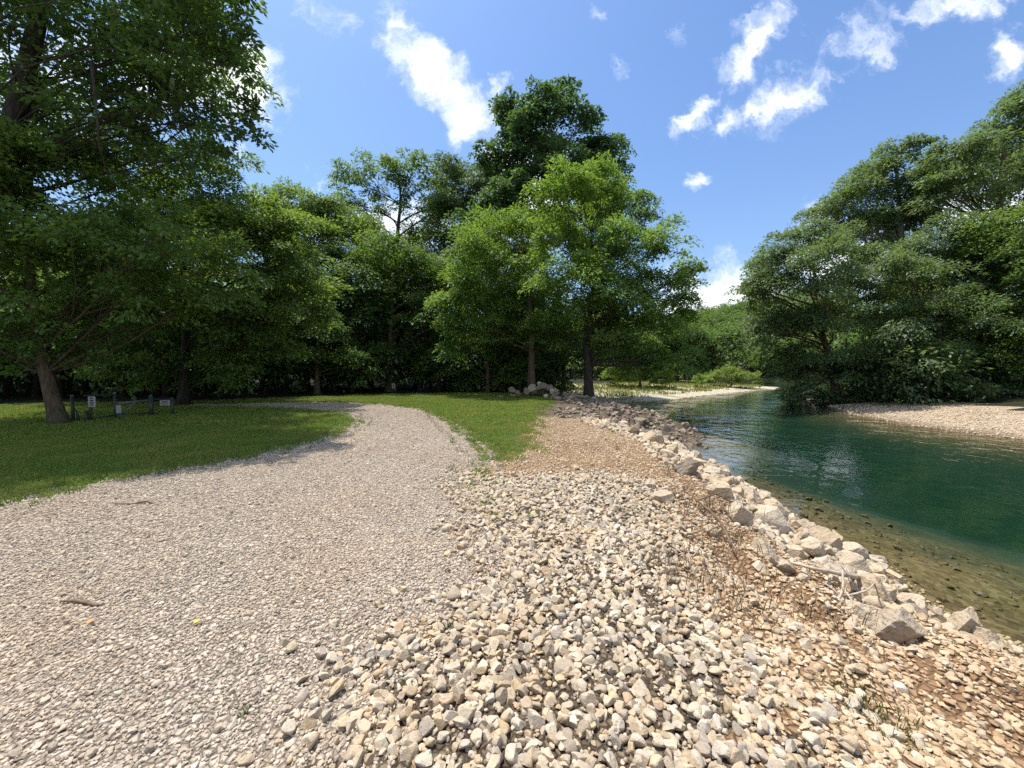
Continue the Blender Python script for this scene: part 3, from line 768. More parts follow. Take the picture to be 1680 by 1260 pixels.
# ------------------------------------------------------------------ trees
def leaves_at(T, O, k, L, length, r, wide=.5, flat=.75):
    """k leaves on each twig: T start (n,3), O outward direction (n,3)"""
    n = len(T); up = np.array([0, 0, 1.0])
    a = unit(O * .8 + r.randn(n, 3) * .45 + np.array([0, 0, -.12]))
    s = unit(np.cross(a, up) + 1e-4); nn = np.cross(s, a); nn *= np.sign(nn[:, 2:3] + 1e-6)
    T = np.repeat(T, k, 0); a = np.repeat(a, k, 0); s = np.repeat(s, k, 0); nn = np.repeat(nn, k, 0)
    m = n * k; t = r.rand(m) ** .8; ln = length * (.6 + .8 * np.repeat(r.rand(n), k))
    lat = (r.rand(m) * 2 - 1) * (1 - .55 * t) * .62
    p = T + a * (t * ln)[:, None] + s * (lat * ln)[:, None] + nn * (r.randn(m) * (1 - flat) * .5 * ln)[:, None]
    p[:, 2] -= .32 * ln * t * t + .14 * ln * lat ** 2
    ld = unit(a * .5 + s * (np.sign(lat) * .7)[:, None] + np.array([0, 0, -.35]) + r.randn(m, 3) * .35)
    ln_ = unit(nn * .8 + up * .6 + r.randn(m, 3) * .27)
    w = unit(np.cross(ld, ln_)); ln_ = np.cross(w, ld)
    Ls = L * (.65 + .7 * r.rand(m))[:, None]
    v0 = p; v1 = p + ld * Ls * .42 + w * Ls * wide * .5 - ln_ * Ls * .03
    v2 = p + ld * Ls - ln_ * Ls * .12; v3 = p + ld * Ls * .42 - w * Ls * wide * .5 - ln_ * Ls * .03
    return np.stack([v0, v1, v2, v3], 1).reshape(-1, 3)

def crown_tips(blobs, n, r, inner=.3):
    """twig starts: every lump of the crown is a handful of smaller flattened sprays with gaps between them"""
    C0, R0, D0, B0 = [], [], [], []
    for i, (c, R) in enumerate(blobs):
        m = 7 + int(6 * r.rand())
        d = unit(r.randn(m, 3)); d[:, 2] = np.where(d[:, 2] < -.25, -d[:, 2] * .6, d[:, 2]); d = unit(d)
        q = (.50 + .42 * r.rand(m))[:, None]
        C0.append(c + d * R * q); R0.append(np.outer(.22 + .20 * r.rand(m), R)); D0.append(d); B0 += [i] * m
    C0, R0, D0, B0 = np.concatenate(C0), np.concatenate(R0), np.concatenate(D0), np.array(B0)
    v = R0[:, 0] ** 2; v = np.maximum(v, v.mean() * .3); pk = r.choice(len(C0), n, p=v / v.sum())
    d = unit(r.randn(n, 3)); d[:, 2] *= .75
    rad = .35 + .70 * r.rand(n) ** .7
    T = C0[pk] + d * R0[pk] * np.array([1, 1, .55]) * rad[:, None]
    O = unit(D0[pk] * .8 + d * .6)
    k = r.rand(n) < inner * .5                              # a few twigs deep inside
    bi = B0[pk]
    Cb = np.array([b[0] for b in blobs])[bi]; Rb = np.array([b[1] for b in blobs])[bi]
    T[k] = (Cb + unit(r.randn(n, 3)) * Rb * (r.rand(n) ** .5 * .6)[:, None])[k]
    return T, O, bi

def clump_crown(blobs, L, rc, cover, r, wide=.5, thin=1.0):
    """a crown of leafy sprays: small drooping domes of leaves over the skin of each lump, thinner inside"""
    bc = np.array([b[0] for b in blobs]); bR = np.array([b[1] for b in blobs])
    C, D, B, S = [], [], [], []
    for i in range(len(blobs)):
        R = bR[i] * .98; rb = min(rc, .48 * R[0]); m = max(4, int(thin * 12.57 * R[0] * R[2] / (3.1 * rb * rb)))
        d = unit(r.randn(m, 3)); d[:, 2] = np.where((d[:, 2] < -.2) & (r.rand(m) < .6), -d[:, 2], d[:, 2])
        q = np.where(r.rand(m) < .24, .35 + .4 * r.rand(m), .70 + .32 * r.rand(m) + .22 * (r.rand(m) < .12))
        C.append(bc[i] + d * R * q[:, None]); D.append(d); B += [i] * m; S += [rb] * m
    C, D, B, S = np.concatenate(C), np.concatenate(D), np.array(B), np.array(S)
    keep = np.ones(len(C), bool)
    for i in range(len(blobs)):
        e = np.linalg.norm((C - bc[i]) / bR[i], axis=1)
        keep &= ~((e < .72) & (B != i) & (r.rand(len(C)) < .72))
    C, D, B, S = C[keep], D[keep], B[keep], S[keep]
    n = len(C); rr = S * (.55 + .75 * r.rand(n))
    L = L * .88
    k = np.maximum(8, (1.5 * cover * 3.1416 * rr ** 2 / (.3 * L * L) * (.6 + .8 * r.rand(n)))).astype(int)
    ix = np.repeat(np.arange(n), k); m = len(ix)
    out = unit(D * np.array([1, 1, .5]) + r.randn(n, 3) * .25)[ix]
    o = unit(r.randn(m, 3)); o[:, 2] = np.abs(o[:, 2]) * .9 - .12
    rad = (.30 + .74 * r.rand(m) ** .75)
    off = o * rad[:, None]; al = (off * out).sum(1)
    off = off + out * (al * .45)[:, None]
    hr2 = off[:, 0] ** 2 + off[:, 1] ** 2
    off[:, 2] = off[:, 2] * .80 - .26 * hr2
    p = C[ix] + off * rr[ix][:, None]
    rnd = unit(off * np.array([1, 1, .4]) + out * .5)
    ld = unit(rnd * .9 + r.randn(m, 3) * .38 + np.array([0, 0, -.30]))
    nn = unit(np.array([0, 0, .85]) + rnd * .40 + r.randn(m, 3) * .36)
    w = unit(np.cross(ld, nn)); nn = np.cross(w, ld)
    Ls = L * (.6 + .75 * r.rand(m))[:, None]
    v1 = p + ld * Ls * .42 + w * Ls * wide * .5 - nn * Ls * .03
    v2 = p + ld * Ls - nn * Ls * .12; v3 = p + ld * Ls * .42 - w * Ls * wide * .5 - nn * Ls * .03
    return np.stack([p, v1, v2, v3], 1).reshape(-1, 3), C, B

def quad_mesh(name, V, mat):
    return mesh_np(name, V, [np.arange(len(V)).reshape(-1, 4)], mat)

def bend(a, b, r, amt=.12, n=5, sag=0.0):
    t = np.linspace(0, 1, n)[:, None]; d = np.linalg.norm(b - a)
    off = r.randn(3) * amt * d
    return a + (b - a) * t + off * (4 * t * (1 - t)) * .5 + np.array([0, 0, sag * d]) * (4 * t * (1 - t))

def tree(name, label, base, trunk, r0, blobs, tips, k, L, leaf, bark=BARK, seed=0, group=None, length=.7, inner=.3, twigs=3, cat="tree", flat=.75, wide=.5, bare=(), limb=.26, clump=0, cover=.95, thin=1.0):
    """base (x,y,z) world; trunk world points; blobs world [(c, r)]"""
    r = RS(seed + 100); base = np.array(base, float)
    root = empty(name, base); tag(root, label, cat, group)
    trunk = np.array(trunk, float) - base
    tt = np.linspace(0, 1, len(trunk)); T = np.linspace(0, 1, len(trunk) * 4)
    tr = np.stack([np.interp(T, tt, trunk[:, i]) for i in range(3)], -1)
    tr[1:-1] = (tr[:-2] + 2 * tr[1:-1] + tr[2:]) / 4
    rad = r0 * (1 - .78 * T) * (1 + .55 * np.exp(-T * 22)); 
    g = Geo(); g.tube(tr, rad, 10)
    bl = [(np.array(c, float) - base, np.array(rr, float)) for c, rr in blobs]
    V, P_, pk = clump_crown(bl, L, clump or (.036 * length / .85 * (18 + base[1] * .30)), cover, r, wide, thin)
    for i, (c, rr) in enumerate(bl):
        # limb leaves the trunk below the lump's middle
        zt = c[2] - (.3 + .6 * r.rand()) * np.linalg.norm((c - tr[len(tr) // 2])[:2]) - .3 * rr[2]
        j = int(np.clip(np.searchsorted(tr[:, 2], zt), len(tr) * .25, len(tr) - 1))
        rl = max(min(rad[j] * .5, r0 * limb), .02)
        pth = bend(tr[j], c, r, .16, 7, .04); g.tube(pth, np.linspace(rl, rl * .3, 7), 6)
        w = np.where(pk == i)[0][:max(3, twigs * 3)]
        for q in w:
            s_ = pth[r.randint(2, 7)]; g.tube(bend(s_, P_[q], r, .15, 4), [rl * .32, rl * .26, rl * .18, .008], 4, False)
    for pp, ra in bare:
        pp = np.array(pp, float) - base; g.tube(pp, np.linspace(ra, ra * .3, len(pp)), 6)
    obj("trunk", g.mesh("trunk", bark, True), root)
    obj("crown", quad_mesh("crown", V, LEAF[leaf]), root)
    return root

def pxblobs(bl, Y, seed, dy=.5, zs=1.0):
    """lumps given by where they show and how wide they are (photo pixels) at about depth Y"""
    r = RS(seed); out = []
    for b in bl:
        px, py, rp = b[:3]
        d = Y + (b[3] if len(b) > 3 else (r.rand() * 2 - 1) * dy * rp / F * Y * 2)
        R_ = rp / F * d; out.append((P(px, py, d), (R_, R_ * 1.05, R_ * zs)))
    return out

def ptree(name, label, Y, basepx, trunkpx, r0, bl, tips, k, L, leaf, seed, zs=1.0, dy=.5, backs=True, **kw):
    b = P(basepx, 640, Y); base = np.array([b[0], Y, hz(b[0], Y) - .05])
    tr = [base] + [P(x, y, Y + (d[0] if d else 0)) for x, y, *d in trunkpx]
    blobs = pxblobs(bl, Y, seed, dy, zs)
    if backs:     # the far side of the crown
        r = RS(seed + 5)
        ex = []
        for c, rr in blobs[::2]:
            q = c + np.array([r.randn() * .3, rr[0] * (1.3 + .6 * r.rand()), -.15 * rr[2]]); ex.append((q, tuple(np.array(rr) * .85)))
        blobs = blobs + ex[::2] if len(ex) > 8 else blobs + ex
    return tree(name, label, base, tr, r0, blobs, tips, k, L, leaf, seed=seed, **kw)

# near canopy overhanging the top left, trunk just outside the frame
ptree("maple_tree", "large near maple whose dark leafy canopy hangs over the top left corner", 10.5, -150,
      [(-90, 520), (-25, 330), (15, 230), (45, 110), (70, 0), (110, -140), (150, -300)], .34,
      [(40, 40, 100), (150, 50, 95), (235, 50, 85), (300, 60, 62), (325, 15, 56), (350, -10, 50), (360, 95, 26), (330, 200, 34), (120, 140, 80), (225, 150, 75), (285, 150, 60), (290, 140, 48), (385, 205, 20), (350, 225, 24), (270, 215, 55), (372, 55, 22),
       (-60, 100, 120), (50, 215, 60), (180, 225, 60), (-110, -60, 170), (120, -110, 140), (250, -110, 110), (-60, 260, 90), (-180, 120, 150), (-60, -260, 170), (130, -260, 150), (420, 205, 14), (412, 62, 10), (398, 165, 16), (392, 30, 18), (352, 250, 16), (405, 120, 12)],
      2300, 26, .17, "dark", 21, dy=.35, length=.85, bark=BARK_DARK, inner=.35, twigs=1, limb=.085, clump=.5, cover=.74, thin=.66, wide=.55,
      bare=[([P(150, 100, 9.3), P(158, 180, 9.3), P(163, 240, 9.4), P(176, 285, 9.4)], .035), ([P(-10, 40, 7), P(30, 12, 6.8), P(80, 5, 6.8), P(120, -15, 7)], .015), ([P(190, -20, 7), P(198, 15, 7), P(180, 42, 7), P(168, 45, 7)], .012)])
ptree("leaning_tree", "tree with a thick leaning bare trunk standing on the lawn beside the gate", 11.2, 96,
      [(82, 640), (70, 590), (55, 500), (44, 400), (48, 300), (60, 220)], .18,
      [(50, 350, 105), (150, 330, 95), (40, 470, 80), (150, 430, 95), (240, 400, 90), (20, 550, 52), (110, 520, 60), (-20, 420, 100), (-110, 400, 130), (170, 510, 62), (-70, 530, 70), (80, 270, 80), (30, 590, 30), (150, 575, 36), (220, 480, 55), (-160, 280, 120)],
      1900, 24, .15, "mid", 22, length=.7, thin=.7)
ptree("broad_tree", "broad dark tree behind the gate with a bright sunlit spray at its right", 17.0, 300,
      [(305, 560), (300, 450), (310, 330)], .2,
      [(250, 320, 85), (330, 305, 68), (395, 335, 62), (430, 390, 62), (440, 450, 65), (370, 420, 90), (290, 440, 95), (480, 490, 48), (512, 510, 28), (420, 530, 62), (350, 545, 66), (210, 530, 72), (270, 575, 52), (445, 575, 40), (180, 440, 80), (140, 580, 40), (320, 600, 40), (390, 605, 36), (250, 610, 34), (180, 615, 30)],
      2600, 24, .19, "mid", 23, length=.9, bark=BARK_DARK)
ptree("woodland_tree", "mid green round topped tree behind the broad dark tree left of centre", 30, 500,
      [(505, 520), (510, 400)], .3,
      [(465, 350, 40), (505, 345, 36), (545, 365, 42), (485, 410, 52), (550, 430, 52), (590, 395, 40), (470, 470, 50), (530, 500, 55), (440, 345, 26), (620, 430, 40)],
      1700, 22, .27, "mid", 24, length=1.2, zs=1.05)
ptree("open_crown_tree", "tall thin crowned tree with bare branches showing against the sky", 36, 655,
      [(655, 520), (657, 430), (652, 380), (658, 330), (655, 300)], .30,
      [(568, 300, 24), (600, 285, 26), (640, 278, 28), (680, 282, 28), (705, 305, 24), (560, 330, 18), (615, 318, 16), (700, 345, 20), (668, 315, 16), (585, 345, 16), (715, 350, 22), (630, 350, 16), (605, 378, 18), (690, 395, 20), (645, 400, 16), (660, 345, 14)],
      430, 20, .28, "mid", 25, length=1.1, bark=BARK_DARK, twigs=3, backs=False, cover=.75, thin=.9, clump=.8)
ptree("woodland_tree", "dense dark tree with glossy clumps at the back of the lawn", 27.5, 640,
      [(640, 560), (645, 450)], .28,
      [(600, 455, 50), (660, 440, 48), (715, 460, 48), (560, 500, 50), (635, 520, 62), (715, 535, 52), (580, 570, 42), (560, 440, 36), (680, 590, 36), (625, 595, 34)],
      2300, 22, .25, "dark", 26, length=1.0)
ptree("woodland_tree", "low leafy tree at the wood's edge right of the broad dark tree", 24.5, 520,
      [(520, 590), (525, 540)], .18,
      [(500, 545, 48), (545, 580, 42), (470, 590, 36), (520, 610, 30), (580, 600, 30)],
      1000, 22, .20, "mid", 27, length=.8)
ptree("grey_green_tree", "grey green hazy tree behind and left of the tallest tree", 38, 760,
      [(760, 500), (762, 350)], .32,
      [(738, 288, 30), (765, 320, 36), (795, 295, 30), (740, 365, 42), (790, 365, 40), (725, 410, 40), (770, 430, 46), (700, 380, 30), (690, 430, 42), (645, 440, 36), (610, 425, 34), (720, 340, 24)],
      1300, 20, .30, "grey", 28, length=1.2)
ptree("cottonwood_tree", "tallest dark green tree rising above the centre of the woods", 32, 890,
      [(888, 520), (890, 380), (892, 230)], .42,
      [(838, 185, 24), (852, 225, 32), (888, 172, 26), (925, 165, 26), (905, 215, 44), (945, 215, 36), (968, 200, 20), (985, 250, 32), (965, 290, 36), (840, 290, 46), (900, 300, 56), (800, 262, 22), (812, 330, 38), (870, 370, 62), (945, 360, 50), (1012, 285, 18), (1005, 330, 28), (780, 400, 40)],
      2600, 22, .28, "cotton", 29, length=1.2, twigs=3, wide=.75, clump=.95, cover=.9)
ptree("yellow_green_tree", "yellow green tree with a slim grey trunk left of the riverside tree", 23.5, 872,
      [(872, 560), (868, 470), (850, 400)], .24,
      [(812, 385, 46), (785, 430, 46), (840, 430, 56), (775, 490, 46), (830, 500, 56), (755, 545, 36), (865, 400, 40), (738, 575, 18), (880, 480, 46), (800, 545, 40), (900, 540, 40)],
      2300, 24, .19, "bright", 30, length=.85, bark=BARK, limb=.15)
ptree("riverside_tree", "broad bright green tree with a dark forked trunk on the riverbank", 22.0, 966,
      [(965, 600), (960, 555), (975, 480), (970, 380)], .27,
      [(925, 335, 46), (985, 318, 42), (1035, 360, 42), (950, 400, 62), (1030, 425, 58), (1085, 415, 38), (1118, 455, 30), (940, 480, 60), (1010, 500, 62), (1080, 490, 50), (1122, 510, 34), (1062, 555, 52), (1100, 585, 38), (1000, 560, 42), (1085, 602, 22), (900, 430, 42), (1050, 330, 18), (955, 300, 24), (1140, 440, 16)],
      3300, 24, .19, "bright", 31, length=.85, bark=BARK_DARK, flat=.8,
      bare=[([P(965, 598, 22), P(985, 560, 21.8), P(1010, 520, 21.6)], .14), ([P(962, 585, 22), P(940, 555, 22.2), P(905, 530, 22.4)], .10)])
ptree("understorey_tree", "leafy understorey tree below the yellow green crown", 26.0, 800,
      [(800, 600), (800, 560)], .15, [(800, 580, 40), (760, 595, 34), (845, 590, 40), (720, 590, 32), (820, 625, 24), (770, 625, 22)], 1000, 22, .2, "mid", 32, length=.8)
ptree("understorey_tree", "sunlit understorey tree seen under the riverside tree", 30.0, 925,
      [(925, 600), (925, 560)], .2, [(910, 560, 44), (950, 590, 40), (905, 610, 36), (990, 600, 36), (1030, 590, 36)], 1000, 22, .24, "mid", 33, length=.9)
ptree("understorey_tree", "bright leafy bush beyond the riverside trunk above the sand bar", 45.0, 1050,
      [(1050, 600), (1050, 580)], .15, [(1040, 600, 28), (1075, 608, 24), (1010, 610, 24), (1060, 580, 26), (1095, 615, 18)], 800, 20, .24, "lime", 34, length=.9)
ptree("riverbend_tree", "dark tree at the river bend just right of the riverside tree", 60.0, 1110,
      [(1110, 580), (1110, 540)], .3, [(1110, 545, 32), (1140, 560, 26), (1090, 575, 30), (1130, 595, 26), (1090, 520, 26)], 900, 20, .36, "dark", 35, length=1.4)
ptree("riverbend_tree", "paler tree at the river bend above the lime green bush", 62.0, 1170,
      [(1170, 580), (1170, 560)], .3, [(1165, 570, 24), (1190, 560, 24), (1155, 590, 22), (1200, 585, 22), (1215, 560, 20)], 800, 20, .42, "far", 36, length=1.6)
ptree("river_bush", "lime green willow bush on the sand bar", 50.0, 1200,
      [(1200, 625)], .1, [(1180, 618, 12), (1198, 612, 14), (1220, 616, 13), (1238, 620, 9), (1165, 622, 9), (1210, 624, 12)], 420, 20, .26, "lime", 37, length=.8, zs=.9)
ptree("river_bush", "small lime bush left of the willow bush on the sand bar", 47.0, 1152,
      [(1152, 625)], .08, [(1152, 622, 9), (1142, 627, 6)], 120, 20, .24, "lime", 38, length=.7)

# right bank
GR = None
ptree("riverbank_tree", "rounded tree leaning out over the water at the near end of the far gravel bar", 28.5, 1375,
      [(1365, 600), (1340, 520), (1335, 430)], .32,
      [(1285, 425, 38), (1325, 400, 36), (1262, 480, 36), (1330, 465, 60), (1240, 470, 16), (1290, 550, 50), (1360, 550, 56), (1315, 610, 40), (1390, 490, 52), (1390, 415, 42), (1375, 620, 40), (1305, 645, 20), (1255, 540, 22)],
      3000, 24, .22, "bank", 41, length=.95)
ptree("riverbank_tree", "tall thin topped tree with a pale upper trunk behind the rounded bank tree", 33.0, 1480,
      [(1485, 520), (1480, 400), (1472, 300), (1470, 250)], .32,
      [(1395, 325, 36), (1355, 342, 16), (1430, 300, 32), (1470, 250, 24), (1500, 248, 20), (1525, 270, 16), (1450, 280, 18), (1450, 345, 42), (1510, 350, 42), (1410, 385, 46), (1540, 300, 22)],
      1700, 22, .27, "bank", 42, length=1.05, bark=BARK_PALE, twigs=3)
ptree("riverbank_tree", "tallest tree on the right edge above the far gravel bar", 30.0, 1640,
      [(1640, 500), (1640, 330), (1650, 220)], .42,
      [(1580, 265, 40), (1625, 245, 36), (1668, 205, 32), (1660, 175, 18), (1590, 320, 52), (1670, 300, 50), (1730, 220, 80), (1750, 340, 90), (1550, 320, 30), (1620, 400, 50)],
      2600, 22, .26, "bank", 43, length=1.05)
ptree("riverbank_tree", "dense leafy tree in the middle of the far bank behind the gravel bar", 26.5, 1540,
      [(1540, 560), (1540, 450)], .3,
      [(1550, 410, 56), (1495, 460, 50), (1600, 445, 56), (1475, 545, 52), (1555, 530, 62), (1500, 610, 46), (1570, 610, 46), (1440, 600, 40)],
      2700, 24, .21, "bank", 44, length=.95)
ptree("riverbank_tree", "leafy tree filling the right edge behind the gravel bar", 25.5, 1690,
      [(1690, 560), (1690, 450)], .3,
      [(1650, 430, 56), (1640, 530, 58), (1660, 610, 50), (1725, 500, 80), (1740, 600, 70), (1610, 600, 34), (1720, 400, 60)],
      2300, 24, .21, "mid", 45, length=.95)
ptree("riverbank_shrub", "low shrub spilling over the water's edge below the rounded bank tree", 28.0, 1340,
      [(1345, 655)], .06, [(1320, 655, 16), (1350, 655, 20), (1385, 658, 20), (1300, 660, 12), (1420, 655, 18)], 420, 20, .2, "bank", 46, length=.7, cat="shrub", zs=.8)
ptree("riverbank_shrub", "shrub behind the middle of the far gravel bar", 25.5, 1500,
      [(1500, 650)], .06, [(1480, 645, 22), (1530, 645, 22), (1450, 650, 16), (1570, 650, 20)], 420, 20, .2, "bank", 47, length=.7, cat="shrub", zs=.8)

ptree("riverbank_shrub", "shrub at the right edge behind the far gravel bar", 23.5, 1650,
      [(1650, 650)], .06, [(1600, 648, 20), (1640, 645, 24), (1680, 648, 24), (1720, 640, 30)], 420, 20, .2, "bank", 48, length=.7, cat="shrub", zs=.8)

# --- deep woods behind the front trees, one mass each
def woods(name, spots, k, L, leaf, seed, tips=200, length=1.6):
    r = RS(seed); Vs = []; g = Geo()
    for x, y, h, R_ in spots:
        z = hz(x, y); bl = []
        for q in range(6):
            a = r.rand() * 6.28; rr = R_ * .55 * r.rand() ** .5
            bl.append((np.array([x + rr * math.cos(a), y + rr * math.sin(a), z + h * (.22 + .62 * (q + r.rand() * .6) / 6)]), np.array([R_ * .6, R_ * .6, h * .17])))
        Pp, D, _ = crown_tips(bl, tips, r, .3); Vs.append(leaves_at(Pp, D, k, L, length, r))
        g.tube([(x, y, z - .1), (x + r.randn() * .2, y, z + h * .4), (x + r.randn() * .4, y, z + h * .7)], [.2, .16, .08], 6)
    V = np.concatenate(Vs)
    root = tag(empty(name, (0, 0, 0)), kind="stuff")
    tag(obj("foliage", quad_mesh("foliage", V, LEAF[leaf]), root), kind="stuff")
    tag(obj("trunks", g.mesh("trunks", BARK_DARK, True), root), kind="stuff")

rw = RS(77)
sp = []
for x in np.arange(-48, 3, 4.2):
    for y0, h in ((26, 8.0), (30, 9.5), (35, 11), (41, 12.5), (48, 14)):
        yy = y0 + rw.randn() * 1.0 - max(0, (-x - 12)) * .28
        xx = x + rw.randn() * 1.0
        if yy < 17.5 or (y0 == 26 and xx > -13): continue
        sp.append((xx, yy, h * (.85 + .25 * rw.rand()), 3.3))
for x in np.arange(-46, -14, 3.0):
    sp.append((x + rw.randn() * .6, 21.5 + max(0, -x - 14) * -.06 + rw.rand() * 1.5, 7.5 + 1.5 * rw.rand(), 2.6))
woods("deep_woods", sp, 16, .42, "dark", 51, 130)
sp = []
for x in np.arange(-40, 4, 2.2):                       # shrubby understorey at the wood's edge
    for k in range(3):
        yy = 27.5 + k * 2.5 + rw.rand() * 1.5 - max(0, (-x - 9)) * .42
        if x < -13: yy += 4.6
        if yy > 14: sp.append((x + rw.randn() * .6, yy, 2.4 + 1.6 * rw.rand(), 1.8))
woods("undergrowth", sp, 16, .26, "dark", 52, 60, .9)
sp = []
for y in np.arange(4, 52, 4.0):
    for x0 in (28, 33, 39):
        if x0 == 28 and y < 25: continue
        sp.append((x0 + max(0, y - 27) * 1.05 + rw.randn() * .8, y + rw.randn() * .8, 12 + 2.5 * rw.rand(), 3.2))
for y in np.arange(24, 34, 1.8): sp.append((25.2 + max(0, y - 28) * 1.0 + rw.rand() * 1.4, y, 3 + 1.5 * rw.rand(), 1.8))
woods("far_bank_woods", sp, 26, .28, "bank", 53, 130)
sp = []
for y in np.arange(64, 205, 6.5):
    for x in np.arange(-10, 130, 5.2):
        xx = x + rw.randn() * 1.5; yy = y + rw.randn() * 2
        if abs(xx / yy - .5) > .4: continue
        if max(sdf(LEFT, np.array([xx]), np.array([yy]))[0], sdf(RIGHT, np.array([xx]), np.array([yy]))[0]) < 2: continue
        sp.append((xx, yy, 9 + 3 * rw.rand(), 4.2))
woods("hillside_woods", sp, 12, .75, "far", 54, 70, 2.2)

# ------------------------------------------------------------------ gate and signs
def sign_panel(name, w, h, parent, loc, rz, lines):
    g = Geo(); g.box((0, 0, 0), (w, .006, h), 0)
    s_ = obj(name, g.mesh(name, M_WHITE), parent, loc); s_.rotation_euler = (0, 0, rz)
    t = Geo()
    for (cx, cz, lw, lh) in lines: t.box((cx * w, -.005, cz * h), (lw * w, .003, lh * h))
    obj("print", t.mesh("print", M_TEXT), s_)
    return s_
LINES = [(0, .33, .5, .10), (0, .12, .45, .12), (0, -.05, .5, .07), (0, -.2, .4, .12), (0, -.36, .5, .05)]

def pipe(name, pts, rad, mat, parent, sides=10):
    g = Geo(); g.tube(pts, rad, sides); return obj(name, g.mesh(name, mat, True), parent)

def gate():
    Yg = 11.8
    def at(px, Y=Yg): q = P(px, 690, Y); return np.array([q[0], Y, hz(q[0], Y)])
    def hh(py, Y=Yg): return P(0, py, Y)[2]
    # lone post with brace
    a = at(120); root = tag(empty("gate_post", a), "dark steel gate post with a pale cap and side brace beside the leaning trunk", "post")
    t = hh(650) - a[2]
    pipe("post", [(0, 0, -.1), (0, 0, t)], .04, M_STEEL, root); pipe("cap", [(0, 0, t + .001), (0, 0, t + .04)], .04, M_GALV, root)
    pipe("brace", [(.04, 0, t * .5), (.13, 0, t * .38), (.17, .0, 0)], .028, M_STEEL, root)
    # framed panel with the tall notice
    a = at(149); b = at(190, Yg + .5); root = tag(empty("pipe_fence", a), "dark steel pipe fence panel with a white notice on its left post", "fence")
    ta = hh(648) - a[2]; db = b - a; tb = hh(646, Yg + .5) - a[2]
    pipe("post", [(0, 0, -.1), (0, 0, ta)], .036, M_STEEL, root); pipe("post", [(-.13, 0, -.1), (-.13, 0, ta * .4)], .045, M_STEEL, root)
    pipe("post", [db - [0, 0, .1], (db[0], db[1], tb)], .036, M_STEEL, root)
    pipe("rail", [(-.2, 0, ta - .02), (db[0], db[1], tb - .03)], .022, M_STEEL, root)
    pipe("rail", [(0.0, 0, .10), (db[0], db[1], db[2] + .12)], .022, M_STEEL, root)
    pipe("cap", [(db[0], db[1], tb + .001), (db[0], db[1], tb + .04)], .04, M_GALV, root)
    sign_panel("notice", .20, .32, root, (.12, -.06, hh(659) - a[2]), .1, LINES)
    # swinging arm
    c = at(193, Yg + .5); e = at(249, Yg + 1.4); root = tag(empty("swing_gate", c), "pale steel swing gate arm with a diagonal brace and a small white plate", "gate")
    de = e - c; z1 = hh(662, Yg + .5) - c[2]; z2 = hh(656, Yg + 1.4) - c[2]
    pipe("arm", [(.03, 0, z1), (de[0], de[1], z2)], .032, M_GALV, root)
    f = P(208, 673, Yg + .7) - c; h_ = P(222, 660, Yg + .9) - c
    pipe("brace", [(.1, .02, f[2] - .06), f, (f + h_) / 2 + [0, 0, .03], h_], .024, M_GALV, root)
    pipe("lower_rail", [(.03, 0, .15), (de[0], de[1], de[2] + .12)], .02, M_STEEL, root)
    g = Geo(); g.box((.09, -.045, hh(671, Yg + .5) - c[2]), (.16, .006, .26)); obj("plate", g.mesh("plate", M_WHITE), root)
    # far post and the low notice
    root = tag(empty("gate_post", e), "thick dark steel post where the swing gate arm ends", "post")
    t = hh(650, Yg + 1.4) - e[2]
    pipe("post", [(0, 0, -.1), (0, 0, t)], .06, M_STEEL, root); pipe("cap", [(0, 0, t + .001), (0, 0, t + .04)], .04, M_GALV, root)
    s0 = at(258, Yg + 1.5); s1 = at(284, Yg + 1.7); root = tag(empty("pipe_fence", s0), "short low pipe fence with a wide white notice right of the swing gate", "fence")
    d = s1 - s0; zz = hh(655, Yg + 1.6) - s0[2]
    pipe("rail", [(-.1, 0, zz), (d[0] + .04, d[1], zz)], .022, M_STEEL, root); pipe("post", [d - [0, 0, .1], (d[0], d[1], zz + .06)], .04, M_STEEL, root)
    sign_panel("notice", .31, .19, root, (d[0] - .20, d[1] - .07, hh(661, Yg + 1.6) - s0[2]), .15, [(0, .25, .6, .1), (0, 0, .7, .1), (0, -.25, .5, .1)])
gate()
q = P(646, 633, 26.2); root = tag(empty("notice_sign", (q[0], 26.2, hz(q[0], 26.2))), "small white notice on a thin post before the dark woods", "sign")
pipe("post", [(0, 0, -.1), (0, 0, q[2] - root.location[2] + .1)], .03, M_STEEL, root)
sign_panel("notice", .22, .34, root, (0, -.04, q[2] - root.location[2]), 0, LINES)

# ------------------------------------------------------------------ sky and sun
SUN = unit(np.array([-.28, .22, 1.0]))
EL = math.asin(SUN[2]); AZ = math.atan2(SUN[0], SUN[1])
sl = bpy.data.lights.new("sun", "SUN"); so = bpy.data.objects.new("sun", sl); COL.objects.link(so)
sl.energy = 4.2; sl.angle = math.radians(.5); sl.color = (1.0, .95, .865)
so.rotation_euler = Vector(SUN).to_track_quat("Z", "Y").to_euler()

w = bpy.data.worlds.new("World"); scene.world = w; w.use_nodes = True
nt = w.node_tree; nt.nodes.clear()
wo = nt.nodes.new("ShaderNodeOutputWorld")
sky = nt.nodes.new("ShaderNodeTexSky"); sky.sky_type = "NISHITA"; sky.sun_disc = False
sky.sun_elevation = EL; sky.sun_rotation = AZ; sky.air_density = 1.0; sky.dust_density = 1.4; sky.ozone_density = 2.5
dirv = nt.nodes.new("ShaderNodeTexCoord").outputs["Generated"]
sx = N(nt, "ShaderNodeSeparateXYZ", {0: dirv})
yc = math_(nt, "MAXIMUM", sx.outputs[1], .02)
uv = N(nt, "ShaderNodeCombineXYZ", {0: math_(nt, "DIVIDE", sx.outputs[0], yc), 1: math_(nt, "DIVIDE", sx.outputs[2], yc), 2: 0.0}).outputs[0]
nz = N(nt, "ShaderNodeTexNoise", {"Vector": uv, "Scale": 9.0, "Detail": 7.0, "Roughness": .62})
